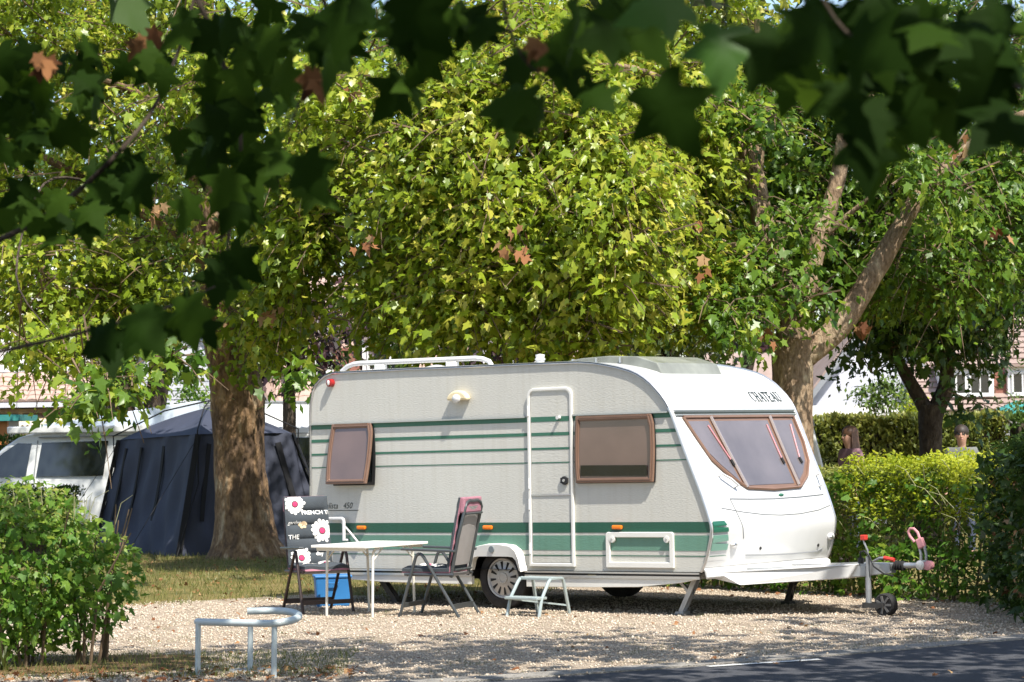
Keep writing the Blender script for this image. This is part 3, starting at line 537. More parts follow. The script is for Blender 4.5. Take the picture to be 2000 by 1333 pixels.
def fpoly(name, pts, m, off, parent, split=7):
    """polygon laid on the curved front panel, cut in rows so that it follows the curve"""
    zs = sorted({round(p[1],4) for p in pts}); z0, z1 = zs[0], zs[-1]; rows = np.unique(np.concatenate([np.linspace(z0, z1, split*2+1), [q[1] for q in PROF[13:] if z0 < q[1] < z1]])); b = MB(); L = []
    for z in rows:
        z = min(max(z, z0+1e-5), z1-1e-5); xs = []
        for (v0,a),(v1,c) in zip(pts, pts[1:]+pts[:1]):
            if (a-z)*(c-z) < 0: xs.append(v0+(v1-v0)*(z-a)/(c-a))
        L.append((min(xs), max(xs), z))
    vs = [F(L_[0],L_[2],off) for L_ in L] + [F(L_[1],L_[2],off) for L_ in L]; n = len(L)
    b.add(vs, [(i,n+i,n+i+1,i+1) for i in range(n-1)]); return b.build(name, m, parent, smooth=True)
fw = fpoly('front_window', WO, M['brown'], .006, CV, 10)
def shrink(pts, g):
    c = Vector((sum(p[0] for p in pts)/len(pts), sum(p[1] for p in pts)/len(pts))); out = []
    for p in pts:
        d = Vector(p)-c; out.append((p[0]-g*(1 if d.x > 0 else -1)*min(1,abs(d.x)/.12), p[1]-g*(1 if d.y > 0 else -1)*min(1,abs(d.y)/.12)))
    return out
def frame_tube(pts, r, m, parent, off):
    P = []
    for (a,z),(c,y) in zip(pts, pts[1:]+pts[:1]): P += [F(a+(c-a)*k/4, z+(y-z)*k/4, off) for k in range(4)]
    MB().tube(P+[P[0]], r, 6).build('frame', m, parent, smooth=True)
GL = [(.215,1.845),(.565,1.845),(.735,1.235),(.50,1.415),(.36,1.55)]; GC = [(.655,1.845),(1.61,1.845),(1.66,1.205),(.835,1.205)]; GR = [(1.715,1.845),(2.065,1.845),(2.075,1.60),(2.03,1.44),(1.90,1.31),(1.775,1.235)]
for g in (GL, GC, GR): fpoly('pane', g, M['glass'], .010, fw, 8)
frame_tube(WO, .016, M['brown'], fw, .012)
for a, c in ((.61,.79),(1.66,1.715)): MB().tube([F(a+(c-a)*k/8, 1.885-.70*k/8, .018) for k in range(9)], .020, 6).build('mullion', mat('pale_bronze', (.48,.40,.37), .25, .5), fw, smooth=True)
for a, c in ((.52,.70),(1.56,1.60),(2.0,1.93)):
    MB().tube([F(a+(c-a)*k/6, 1.80-.36*k/6, .016) for k in range(7)], .008, 6).build('stay', M['pink'], fw, smooth=True); MB().tube([F(c-.01,1.46,.018),F(c+.01,1.40,.018)], .014, 6).build('stay_knob', M['black'], fw)
for a, z, c, y in ((.40,1.31,.60,1.195),(2.125,1.275,2.10,1.165)):
    P = [F(a,z,.004),F(a,z,.05),F((a+c)/2,(z+y)/2+.004,.06),F(c,y,.05),F(c,y,.004)]; MB().tube(P, .012, 8).build('grab_handle', M['white'], CV, smooth=True)
def groove(pts, r=.005, m='vangrey', name='lid_line'):
    P = []
    for (a,z),(c,y) in zip(pts[:-1], pts[1:]): P += [F(a+(c-a)*k/5, z+(y-z)*k/5, .003) for k in range(5)]
    P.append(F(*pts[-1],.003)); MB().tube(P, r, 5).build(name, M[m], CV, smooth=True)
groove([(.445,1.088),(.80,1.075),(1.20,1.066),(1.70,1.07),(2.13,1.082)], .006); groove([(.25,1.005),(.60,.955),(.95,.918),(1.25,.903),(1.6,.905),(1.95,.93),(2.19,.97)], .004)
groove([(.445,1.088),(.47,1.0),(.50,.90),(.53,.80),(.56,.70)], .005); groove([(.66,.535),(1.0,.52),(1.5,.508),(1.95,.512),(2.05,.54)], .006)
MB().ball(F(1.355,1.098,.002), (.012,.05,.017), 12, 8).build('emblem', M['green_line'], CV, smooth=True)
for v, z in ((.41,.652),(2.16,.655)):
    l_ = MB().ball(F(v,z,.004), (.03,.06,.036), 12, 8).build('front_lamp', M['white'], CV, smooth=True); MB().ball(F(v-.015,z,.022), (.018,.036,.024), 10, 6).build('lamp_lens', M['trim'], l_, smooth=True)
for v, z in ((.895,.59),(1.955,.573)): MB().lathe(F(v,z,0), (1,0,0), [(0,.017),(.008,.015)], 12).build('lid_lock', M['black'], CV)
for z0, z1, m in ((.778,.881,'green_dark'),(.604,.752,'green_mid'),(.548,.558,'green_line')):
    fpoly('stripe', [(.02,z1),(.22+.05*(m!='green_dark'),z1),(.27+.03*(m!='green_dark'),(z0+z1)/2),(.28+.02*(m!='green_dark'),z0),(.02,z0)], mat('front_'+m, {'green_dark':(.02,.12,.075),'green_mid':(.13,.29,.22),'green_line':(.05,.17,.11)}[m], .3), .012, CV, 5)
b = MB(); b.add([F(.0,.44,0),F(W,.44,0),(2.60,W,.36),(2.60,0,.36),F(.0,.44,.05),F(W,.44,.05),(2.62,W,.385),(2.62,0,.385)], [(0,1,2,3),(4,5,6,7),(0,1,5,4),(2,3,7,6),(1,2,6,5),(0,3,7,4)]); b.build('front_bumper', M['white'], CV, bevel=.01)
# drawbar fairing, coupling, handbrake, jockey wheel
VC = 1.10
b = MB(); b.add([(2.45,.25,.37),(2.80,.30,.30),(3.62,VC-.20,.35),(3.70,VC-.16,.49),(3.40,.70,.475),(2.60,.25,.42),(2.45,W-.25,.37),(2.80,W-.3,.30),(3.62,VC+.20,.35),(3.70,VC+.16,.49),(3.40,W-.70,.475),(2.60,W-.25,.42)], [(0,1,2,3,4,5),(11,10,9,8,7,6),(5,4,10,11),(4,3,9,10),(3,2,8,9),(2,1,7,8)]); b.build('drawbar_fairing', M['white'], CV, bevel=.012)
b = MB(); b.add([(3.66,VC-.11,.36),(4.0,VC-.06,.40),(4.0,VC-.06,.495),(3.66,VC-.11,.495),(3.66,VC+.11,.36),(4.0,VC+.06,.40),(4.0,VC+.06,.495),(3.66,VC+.11,.495)], [(0,1,2,3),(4,5,6,7),(0,1,5,4),(3,2,6,7),(1,2,6,5),(0,3,7,4)]); b.build('coupling_box', M['galv'], CV, bevel=.008)
b = MB()
for k in range(4): b.lathe((4.015+k*.028,VC,.472), (1,0,0), [(0,.030),(.010,.047),(.020,.047),(.028,.030)], 14)
b.build('rubber_bellows', M['black'], CV, smooth=True)
MB().tube([(4.12,VC,.475),(4.30,VC,.478)], .028, 12).build('coupling_shaft', M['galv'], CV, smooth=True)
b = MB(); b.lathe((4.315,VC-.055,.483), (0,1,0), [(0,.02),(.01,.045),(.10,.045),(.11,.02)], 16); b.build('coupling_head', mat('white_cast', (.66,.66,.64), .4, .2), CV, smooth=True)
MB().lathe((4.385,VC-.04,.482), (0,1,0), [(0,.02),(.01,.045),(.07,.045),(.08,.02)], 14).build('stabiliser_pad', M['pink'], CV, smooth=True)
for k, xo in enumerate((0,.055)): MB().tube([(4.315+xo,VC-.02,.51),(4.318+xo,VC-.02,.58),(4.30+xo,VC-.02,.665)], .014, 8).build('lever_arm', M['galv'], CV, smooth=True)
MB().beam((4.335,VC-.02,.645), (4.30,VC-.02,.735), .05, .075).build('lever_grip', M['pink'], CV, bevel=.012)
MB().tube([(4.31,VC-.02,.72),(4.285,VC-.02,.79),(4.245,VC-.02,.825),(4.205,VC-.02,.825),(4.185,VC-.02,.795),(4.20,VC-.02,.755),(4.25,VC-.02,.70)], .014, 8).build('lever_loop', M['pink'], CV, smooth=True)
MB().tube([(3.83,VC-.08,.51),(3.90,VC-.08,.545),(3.95,VC-.08,.548)], .012, 8).build('handbrake_arm', M['galv'], CV, smooth=True); MB().tube([(3.95,VC-.08,.548),(4.06,VC-.08,.530)], .019, 8).build('handbrake_grip', M['red'], CV, smooth=True)
b = MB(); b.tube([(3.80,VC-.13,.10),(3.80,VC-.13,.36)], .030, 12); b.tube([(3.80,VC-.13,.34),(3.805,VC-.13,.56)], .024, 12); b.build('jockey_tube', M['galv'], CV, smooth=True)
MB().tube([(3.805,VC-.13,.55),(3.80,VC-.13,.62),(3.765,VC-.13,.69),(3.76,VC-.13,.72)], .009, 8).build('crank', M['galv'], CV, smooth=True); MB().box(3.735,3.79,VC-.16,VC-.10,.715,.765).build('crank_knob', M['red'], CV, bevel=.008)
b = MB(); b.beam((3.79,VC-.20,.10), (4.0,VC-.20,.105), .01, .045); b.beam((3.79,VC-.06,.10), (4.0,VC-.06,.105), .01, .045); b.box(3.77,3.81,VC-.2,VC-.06,.075,.125); b.build('jockey_fork', M['darksteel'], CV)
T = (3.99,VC-.13,.108); jw = MB().lathe(T, (0,1,0), [(-.045,.07),(-.05,.095),(-.035,.108),(.035,.108),(.05,.095),(.045,.07)], 28).build('jockey_wheel', M['rubber'], CV, smooth=True)
b = MB(); b.lathe(T, (0,1,0), [(-.052,.012),(-.052,.03),(-.03,.03)], 14)
for k in range(7):
    a = 2*math.pi*k/7; b.beam((T[0]+.02*math.cos(a),T[1]-.046,T[2]+.02*math.sin(a)), (T[0]+.085*math.cos(a),T[1]-.048,T[2]+.085*math.sin(a)), .02, .022, up=(0,1,0))
b.build('spokes', mat('grey_plastic', (.13,.125,.12), .5), jw)
MB().tube([(3.70,VC-.09,.52),(3.71,VC-.12,.60),(3.77,VC-.14,.615),(3.83,VC-.15,.56),(3.88,VC-.16,.47),(3.98,VC-.14,.40),(4.06,VC-.10,.38)], .009, 6).build('cable', M['black'], CV, smooth=True)
b = MB(); b.box(3.68,3.73,VC-.12,VC-.07,.495,.545); b.build('plug', M['black'], CV, bevel=.008)
# roof fittings
b = MB(); z = 2.565; b.tube([(-2.18,.10,2.48),(-2.10,.10,2.53),(-2.0,.10,z-.01),(-1.9,.10,z-.005),(-.30,.10,z),(-.20,.10,z-.012),(-.12,.10,2.525),(-.08,.10,2.47)], .026, 8); b.build('roof_rail', M['white'], CV, smooth=True)
for u in (-1.62,-.62): MB().box(u-.07,u+.07,.07,.13,2.46,2.54).build('rail_foot', M['offwhite'], CV, bevel=.01)
b = MB(); b.lathe((.03,.75,2.46), (0,0,1), [(0,.05),(.08,.045),(.085,.055),(.10,.055),(.105,.045),(.14,.05),(.15,.0)], 14); b.build('flue', M['white'], CV, smooth=True)
b = MB(); q = [(.45,2.46),(.55,2.495),(.80,2.525),(1.15,2.535),(1.50,2.515),(1.74,2.44),(1.80,2.33)]
b.add([(u,.45,cz(u,z)) for u,z in q]+[(u,1.5,cz(u,z)) for u,z in q], [(i,i+1,8+i,7+i) for i in range(6)]+[tuple(range(7))[::-1],tuple(range(7,14))]); rl = b.build('rooflight', mat('smoked_dome', (.22,.23,.20), .25, var=.25, scale=4), CV, bevel=.01)
for u0 in (.70,1.0,1.3): MB().beam((u0,.44,cz(u0,2.46)), (u0,.44,cz(u0,2.52)), .02, .02).build('dome_rib', M['trim'], rl)
MB().lathe((-1.35,.7,2.48), (0,0,1), [(0,.14),(.03,.12),(.05,.05),(.055,0)], 16).build('roof_vent', M['white'], CV, smooth=True)
# ------------------------------------------------------------------ folding chairs with quilted cushions
def chair(loc, face, frame, label, seat_z=.43):
    rz = math.atan2(face[1], face[0]) - math.pi/2
    t = thing('folding_chair', (*loc, 0), rz, label, 'chair', 'folding chairs at the table'); m = M[frame]; hw = .27
    B0, B1 = Vector((0,-.20,.42)), Vector((0,-.36,1.13))
    for s in (-1,1):
        x = s*hw
        MB().tube([(x,.33,.0),(x,.15,.585),(x,.135,.61),(x,.11,.622)], .0165, 8).build('leg', m, t, smooth=True)
        MB().tube([(x*.97,.11,.622),(x*.97,.085,.61),(x*.97,.06,.58),(x*.97,-.30,.0)], .0165, 8).build('leg', m, t, smooth=True)
        MB().add([(x-.028,-.27,.635),(x+.028,-.27,.635),(x+.03,.30,.655),(x-.03,.30,.655),(x-.028,-.27,.66),(x+.028,-.27,.66),(x+.03,.30,.678),(x-.03,.30,.678)], [(0,1,2,3),(4,5,6,7),(0,1,5,4),(1,2,6,5),(2,3,7,6),(3,0,4,7)]).build('armrest', M['chairframe'], t, bevel=.008)
        MB().tube([B0+Vector((s*.215,0,-.03)), B0+Vector((s*.22,-.02,.05)), (B0+B1)/2+Vector((s*.222,-.005,0)), B1+Vector((s*.21,0,-.06)), B1+Vector((s*.18,0,-.015)), B1+Vector((s*.10,0,.005)), B1], .017, 8).build('back_frame', m, t, smooth=True)
    b = MB(); c = [B0+(B1-B0)*.12, B0+(B1-B0)*.93]; dz = Vector((0,-.012,0))
    b.grid(lambda a, q: c[0]+(c[1]-c[0])*q+Vector(((a-.5)*.42,-.02*math.sin(math.pi*a),0)), 6, 8); b.build('back_mesh', M['meshcloth'], t, smooth=True)
    for q in (.06,.83): MB().tube([B0+(B1-B0)*q+Vector((-.21,-.03,0)), B0+(B1-B0)*q+Vector((0,-.04,0)), B0+(B1-B0)*q+Vector((.21,-.03,0))], .012, 8).build('cross_tube', m, t, smooth=True)
    MB().box(-.235,.235,-.22,.27,seat_z-.03,seat_z).build('seat', M['meshcloth'], t, bevel=.006)
    for s in (-1,1): MB().tube([(s*.245,-.24,seat_z-.015),(s*.245,.28,seat_z-.01)], .015, 8).build('seat_rail', m, t, smooth=True)
    MB().beam((-hw,.295,.115), (hw,.295,.115), .014, .045).build('stretcher', m, t); MB().beam((-hw*.97,-.235,.105), (hw*.97,-.235,.105), .014, .05).build('stretcher', m, t)
    return t, rz
def cushion(loc, rz, label, prints):
    t = thing('chair_cushion', (*loc, .43), rz, label, 'cushion', 'flower-print cushions'); B0, B1 = Vector((0,-.185,.015)), Vector((0,-.325,.735))
    d = (B1-B0).normalized(); nb = Vector((0,d.z,-d.y)); L = (B1-B0).length
    def back(a, q, off=0):              # a across 0..1, q up 0..1
        seg = 5; bul = .030*abs(math.sin(math.pi*q*seg))**.5*(1-(2*a-1)**6)
        return B0 + d*(q*L) + Vector(((.5-a)*.475,0,0)) + nb*(.025+bul+off)
    b = MB(); b.grid(lambda a, q: back(a,q), 16, 40); b.grid(lambda a, q: B0+d*(q*L)+Vector(((a-.5)*.47,0,0))+nb*.004, 2, 2)
    for a in (0,1): b.grid(lambda s, q: back(a,q)*(1-s)+(B0+d*(q*L)+Vector(((.5-a)*.47,0,0))+nb*.004)*s, 1, 40)
    b.grid(lambda a, s: back(a,1)*(1-s)+(B0+d*L+Vector(((.5-a)*.47,0,0))+nb*.004)*s, 16, 1)
    bp = b.build('back_pad', M['navy'], t, smooth=True)
    b = MB(); b.box(-.23,.23,B1.y-.035,B1.y+.02,B1.z-.15,B1.z+.005); b.build('hood', M['mauve'], t, bevel=.015)
    for a in (.03,.97): MB().tube([back(a,q/20,-.025) for q in range(21)], .012, 6).build('piping', M['mauve'], bp, smooth=True)
    def seat(a, q, off=0):
        return Vector(((a-.5)*.48, -.19+q*.50, .045+.022*abs(math.sin(math.pi*q*3))**.5*(1-(2*a-1)**6)+.01*math.sin(a*9)+off))
    b = MB(); b.grid(lambda a, q: seat(a,q), 12, 20); b.grid(lambda a, q: seat(a,q)-Vector((0,0,.03)), 12, 20)
    for a in (0,1): b.grid(lambda s, q: seat(a,q)-Vector((0,0,.03*s)), 1, 20)
    for q in (0,1): b.grid(lambda a, s: seat(a,q)-Vector((0,0,.03*s)), 12, 1)
    sp = b.build('seat_pad', M['navy'], t, smooth=True)
    b = MB(); b.grid(lambda a, q: seat(a,q)-Vector((0,0,.031)), 6, 6); b.grid(lambda a, q: Vector(((a-.5)*.47,-.19+q*.51,.002)), 6, 6)
    for q in (0,1): b.grid(lambda a, s: (seat(a,q)-Vector((0,0,.031)))*(1-s)+Vector(((a-.5)*.47,-.19+q*.51,.002))*s, 6, 1)
    for a in (0,1): b.grid(lambda s, q: (seat(a,q)-Vector((0,0,.031)))*(1-s)+Vector(((a-.5)*.47,-.19+q*.51,.002))*s, 1, 6)
    b.build('seat_underside', M['mauve'], sp, smooth=True)
    def flower(fn, a0, q0, r, su, sv, parent):
        bw = MB(); bc = MB(); n = 15
        def pt(x, y, off): return fn(min(max(a0+x/su,.015),.985), min(max(q0+y/sv,.01),.99), off)
        for k in range(n):
            an = 2*math.pi*k/n+.1; r1 = r*random.uniform(.82,1.08); ca, sa = math.cos(an), math.sin(an); w_ = r*.17
            P = [(r*.30,-w_*.3),(r1*.6,-w_*.8),(r1*.9,-w_*.9),(r1,0),(r1*.9,w_*.9),(r1*.6,w_*.8),(r*.30,w_*.3)]
            bw.add([pt(x*ca-y*sa, x*sa+y*ca, .0045) for x, y in P], [(0,1,2),(0,2,3),(0,3,4),(0,4,5),(0,5,6)])
        bc.add([pt(0,0,.006)]+[pt(r*.24*math.cos(i*.785), r*.24*math.sin(i*.785), .006) for i in range(8)], [(0,i+1,(i+1)%8+1) for i in range(8)])
        bw.build('printed_petals', M['print_w'], parent, fix=False); bc.build('printed_centre', M['print_p'], parent, fix=False)
    for a, q, r in prints: flower(back, a, q, r, .475, L, bp)
    for a, q, r in ((.25,.3,.09),(.75,.72,.10)): flower(seat, a, q, r, .48, .5, sp)
    for body, a, q, s_, sh in (('FRENCH TEA',.36,.735,.062,0),('garden',.04,.605,.05,.3),('THE',.03,.395,.062,0),('day',.62,.155,.06,0)):
        def place(x, y, a=a, q=q):
            return back(min(a+x/.475,.985), min(q+y/L,.99), .0045)
        text_part('printed_word', body, s_, place, M['print_w'], bp, shear=sh, thick=.001 if not sh else 0)
    b = MB()
    for cx, cy, ax, ay, tt_ in ((-.022,.012,.03,.02,.6),(.022,.02,.032,.02,-.5),(-.014,-.018,.018,.016,.2),(.016,-.014,.02,.016,-.3)):
        P = []
        for i in range(10):
            x, y = ax*math.cos(i*.628), ay*math.sin(i*.628); P.append(back(.37+(cx+x*math.cos(tt_)-y*math.sin(tt_))/.475, .585+(cy+x*math.sin(tt_)+y*math.cos(tt_))/L, .0045))
        b.add(P, [tuple(range(10))])
    b.build('printed_butterfly', M['print_t'], bp, fix=False)
    return t
c1 = Vector((-2.03,26.17)); f1_ = (.42,-.91)
t1, rz1 = chair(c1, f1_, 'bronze', 'dark framed folding chair by the tree side of the table', )
cushion(c1, rz1, 'quilted flower-print cushion on the chair, its printed front turned to the road', [(.22,.885,.115),(.80,.50,.125),(.28,.125,.115)])
c2 = Vector((-.74,25.33)); f2_ = (-.92,.36)
t2, rz2 = chair(c2, f2_, 'chairframe', 'grey high-back folding chair beside the caravan wheel, its mesh back showing')
cushion(c2, rz2, 'quilted cushion on the chair beside the wheel, mauve hood over the backrest', [(.3,.85,.11),(.75,.45,.12),(.3,.15,.11)])
# ------------------------------------------------------------------ camping table
TB = thing('camping_table', (-1.45,25.62,0), math.atan2(-.56,.83), 'white folding camping table between the two chairs', 'table')
MB().box(-.34,.34,-.52,.52,.685,.712).build('tabletop', M['tabletop'], TB, bevel=.006)
b = MB(); b.box(-.30,.30,-.48,-.455,.655,.685); b.box(-.30,.30,.455,.48,.655,.685); b.build('apron', M['tableleg'], TB)
for sx in (-1,1):
    for sy in (-1,1):
        x, y = sx*.285, sy*.33
        lg = MB().tube([(x,y+sy*.02,0),(x,y,.60),(x,y-sy*.01,.64),(x,y-sy*.05,.672),(x,y-sy*.10,.676)], .0135, 8).build('leg', M['tableleg'], TB, smooth=True)
        MB().tube([(x,y,.56),(x,y-sy*.16,.675)], .008, 6).build('brace', M['tableleg'], lg)
# ------------------------------------------------------------------ folding step, blue box
ST = thing('folding_step', (.2,25.18,0), R_(-39), 'grey two-tread folding step standing below the caravan door', 'step stool'); m = M['stool']
for s in (-1,1):
    x = s*.20
    MB().tube([(x,-.215,0),(x*.98,-.165,.17),(x*.95,-.05,.325),(x*.95,-.02,.35),(x*.95,.02,.362)], .017, 8).build('leg', m, ST, smooth=True)
    MB().tube([(x*.95,.14,.362),(x*.95,.175,.35),(x*.96,.19,.32),(x,.27,0)], .017, 8).build('leg', m, ST, smooth=True)
MB().box(-.21,.21,-.02,.17,.345,.372).build('tread', m, ST, bevel=.006); MB().box(-.205,.205,-.25,-.09,.165,.192).build('tread', m, ST, bevel=.006)
for s in (-1,1): MB().beam((s*.19,-.14,.16), (-s*.19,.24,.09), .012, .016).build('cross_brace', m, ST)
BX = thing('water_carrier', (-1.93,27.0,0), R_(8), 'blue plastic water carrier on the ground behind the flowery chair', 'container')
MB().add([(-.17,-.14,0),(.17,-.14,0),(.17,.14,0),(-.17,.14,0),(-.19,-.155,.31),(.19,-.155,.31),(.19,.155,.31),(-.19,.155,.31)], [(0,1,2,3),(4,5,6,7),(0,1,5,4),(1,2,6,5),(2,3,7,6),(3,0,4,7)]).build('tank', M['blue'], BX, bevel=.02)
MB().box(-.20,.20,-.165,.165,.30,.33).build('lid', M['blue'], BX, bevel=.01); MB().tube([(-.05,-.17,.25),(-.05,-.19,.25),(.05,-.19,.25),(.05,-.17,.25)], .009, 6).build('handle', M['blue'], BX)
# ------------------------------------------------------------------ bent tube guard rail
GR_ = thing('tube_guard', (-2.0,19.25,0), 0, 'low pale grey bent-tube guard rail standing at the gravel edge', 'guard rail')
b = MB(); P = [(-.405,.13,.405),(-.2,.02,.405),(.02,-.10,.405),(.15,-.155,.405)] + [(.20+.16*math.cos(R_(a)), .12+.29*math.sin(R_(a)), .405+.0003*(a+90)) for a in range(-80,81,20)] + [(.14,.42,.46),(.02,.42,.46),(-.06,.41,.46)]
b.tube(P, .028, 12); b.build('top_tube', M['rail'], GR_, smooth=True); MB().ball((-.405,.13,.405), .028).build('end_cap', M['rail'], GR_, smooth=True)
for x, y in ((-.40,.12),(.20,-.15),(-.035,.41)): MB().tube([(x-.008,y,0),(x,y,.395)], .021, 10).build('post', M['rail'], GR_, smooth=True)
MB().lathe((-.04,.38,0), (0,0,1), [(0,.17),(.02,.16),(.025,.0)], 16).build('base_plate', M['conc'], GR_)

# ------------------------------------------------------------------ trees
HUB = at(458, 730, 38)
T1 = thing('plane_tree', (-4.0,38.0,0), 0, 'thick mottled plane tree trunk in front of the navy tent', 'tree')
def loc(t, pts): return [Vector(p) - t.location for p in pts]
def off(o, t):       # leaf meshes are generated in world coordinates; shift them under their thing
    o.location = -t.location; return o
limb('trunk', loc(T1, [(-3.98,38,-.02),(-4.0,38,.35),(-4.05,38,1.1),(-4.08,38,1.9),(-4.11,38,2.6),(-4.27,38,3.5),(-4.42,38,4.6),(-4.55,38,6.0),(-4.6,38.3,9)]), [.66,.48,.40,.37,.41,.37,.32,.27,.23,.18], 0, M['bark'], T1, 22, .035)
for pts, r in (([(-4.1,38,3.0),(-3.3,37.2,4.3),(-2.2,36.0,5.4),(-.9,34.4,6.0)], .17), ([(-4.3,38,4.2),(-5.5,37.3,5.2),(-7.0,36.2,6.0)], .15), ([(-4.3,38,4.8),(-3.7,36.2,5.8),(-3.2,33.8,6.2)], .14), ([(-4.4,38,5.6),(-5.0,36.0,6.5),(-5.6,33.5,6.6)], .12), ([(-2.6,36.4,5.0),(-1.4,34.5,5.1),(-.4,32.8,4.8)], .08), ([(-6.0,36.9,5.5),(-6.2,34,5.2),(-6.0,31,3.8),(-5.3,29.6,3.0)], .025)):
    limb('limb', loc(T1, pts), r, r*.2, M['bark'] if r > .1 else M['barkdark'], T1, 8)
B1_ = [(60,200,37,260,330,2.2,230),(330,230,36,230,320,2.5,260),(560,250,35,210,290,2.2,260),(740,300,33,230,260,1.8,330),(560,420,34,140,190,1.4,130),(480,560,35.2,130,100,1.2,60),(660,520,33.5,170,120,1.5,170),(820,560,33,150,110,1.2,130),(90,560,35,180,120,1.6,120),(280,560,36,110,120,1.5,70),(560,640,34.5,110,60,1,50),(780,650,33.5,130,42,.8,50),(130,680,31,120,50,.8,34),(400,-230,36,700,260,4,190),(60,450,36.5,170,130,1.6,110),(200,610,35.5,170,60,1,60),(430,620,37.2,120,70,1,50),(60,60,38,220,120,2,90)]
C, D = clusters(B1_); C, D = thin(C, D, -9, .5, 27, 42, .55); C, D = thin(C, D, -6.8, -2.3, 36.6, 43, .50, 2.6, 2); off(crown(T1, C, D, 44, .40, .122, M['leafb'], tint0=.40, sunny=1.1)[0], T1)
Cl, Dl = clusters([(205,770,29.3,85,55,.4,18),(330,705,30,60,25,.3,7),(600,735,31,26,30,.2,4)]); off(crown(T1, Cl, Dl, 24, .30, .15, M['leaf'], 'hanging_sprays', tint0=.4)[0], T1)
twigs(T1, np.concatenate([C,Cl])-np.array(T1.location), np.concatenate([D,Dl]), .75, .8)
T2 = thing('plane_tree', (3.6,33.0,0), 0, 'forked pale-barked plane tree rising behind the caravan front', 'tree')
limb('trunk', loc(T2, [(3.58,33,-.02),(3.6,33,.5),(3.6,33,1.6),(3.61,33,2.5),(3.62,33,2.95)]), [.34,.29,.262,.262,.29], 0, M['barklight'], T2, 18, .03)
for pts, r, r1 in (([(3.66,33,2.65),(4.23,33,3.10),(4.78,33,3.93),(5.32,33.1,4.79),(5.80,33.2,5.25),(6.5,33.4,5.75),(7.2,33.6,6.0)], .18, .04), ([(3.56,33,2.7),(3.58,33.1,3.5),(3.30,33.2,4.4),(3.20,33.3,5.1),(3.05,33.3,5.5),(2.72,33.3,6.15)], .19, .09), ([(3.68,33,2.8),(3.85,33.3,3.5),(4.02,33.4,4.2),(4.33,33.5,5.15),(4.5,33.5,6.4)], .15, .09),
                   ([(3.22,33.3,5.1),(3.28,33.4,5.6),(3.27,33.5,6.2),(3.3,33.6,7.2)], .09, .04), ([(3.5,33.1,3.85),(3.0,33,4.1),(2.5,32.8,4.28),(1.9,32.6,4.6)], .075, .015), ([(4.05,33.4,4.25),(4.4,33.2,4.55),(4.75,33,4.85),(5.1,32.9,5.3)], .05, .014), ([(3.1,33.3,5.4),(2.6,32.6,5.8),(2.2,32,6.0)], .05, .012), ([(3.22,33.3,4.9),(2.8,33.2,5.3),(2.6,33.2,5.5)], .05, .03), ([(2.9,33,5.8),(1.6,31.8,6.3),(.6,31,6.2)], .07, .012)):
    limb('limb', loc(T2, pts), r, r1, M['barklight'], T2, 10)
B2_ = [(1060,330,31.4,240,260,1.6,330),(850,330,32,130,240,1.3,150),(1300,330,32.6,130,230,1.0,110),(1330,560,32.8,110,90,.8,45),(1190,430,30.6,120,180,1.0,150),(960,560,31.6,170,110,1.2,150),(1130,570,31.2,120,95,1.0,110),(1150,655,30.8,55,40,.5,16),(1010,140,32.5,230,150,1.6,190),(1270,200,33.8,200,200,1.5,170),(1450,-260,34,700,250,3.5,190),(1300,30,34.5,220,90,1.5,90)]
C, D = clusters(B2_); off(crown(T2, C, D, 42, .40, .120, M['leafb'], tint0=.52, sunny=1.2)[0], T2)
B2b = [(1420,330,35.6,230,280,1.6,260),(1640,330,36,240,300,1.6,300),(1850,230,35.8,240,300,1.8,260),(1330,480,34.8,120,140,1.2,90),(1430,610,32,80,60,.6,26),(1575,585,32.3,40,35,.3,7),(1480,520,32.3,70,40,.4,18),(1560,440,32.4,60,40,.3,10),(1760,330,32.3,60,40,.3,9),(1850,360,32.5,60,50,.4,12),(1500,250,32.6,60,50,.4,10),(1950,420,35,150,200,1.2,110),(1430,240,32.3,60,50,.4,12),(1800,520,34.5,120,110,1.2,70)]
C2, D2 = clusters(B2b); off(crown(T2, C2, D2, 36, .40, .120, M['leaf'], 'shade_toned_crown', tint0=.36)[0], T2)  # darker leaf copy: shade behind the limbs put into the colour
twigs(T2, np.concatenate([C,C2])-np.array(T2.location), np.concatenate([D,D2]), .75, .75)
# brown seed balls and dead leaf bunches hanging in the crowns
for t, spots in ((T1,[(275,85,34),(720,480,31),(530,600,33),(300,405,33),(690,180,31.5)]),(T2,[(995,470,29.5),(1240,285,31),(1360,440,32),(1680,640,31.8),(1490,650,31.6),(1885,280,33),(1945,450,33),(1375,520,31.5),(1025,470,29.4)])):
    P = np.concatenate([np.array(at(x,y,Y)) + rng.normal(0,.07,(6,3)) for x,y,Y in spots]); n = len(P)
    off(leaves('dead_leaf_bunches', P, np.c_[rng.normal(0,.4,(n,2)),-np.ones(n)], rng.normal(size=(n,3))+[0,-1,0], rng.uniform(.10,.18,n), rng.uniform(0,1,n), M['deadleaf'], 'plane', t), t)
T3 = thing('plane_tree', (6.18,38.0,0), 0, 'small dark forked tree standing before the clipped conifer hedge', 'tree')
limb('trunk', loc(T3, [(6.13,38,-.02),(6.15,38,.7),(6.18,38,1.5),(6.2,38,2.1)]), [.24,.19,.165,.19], 0, M['barkdark'], T3, 14, .05)
for pts, r in (([(6.18,38,1.95),(5.98,38,2.3),(5.7,37.9,2.8),(5.3,37.6,3.6)], .13), ([(6.22,38,1.95),(6.42,38,2.35),(6.46,38,2.9),(6.5,38,4.2)], .15), ([(6.46,38,3.2),(7.2,37.8,4.0),(7.9,37.6,4.6)], .07)): limb('limb', loc(T3, pts), r, r*.45, M['barkdark'], T3, 9)
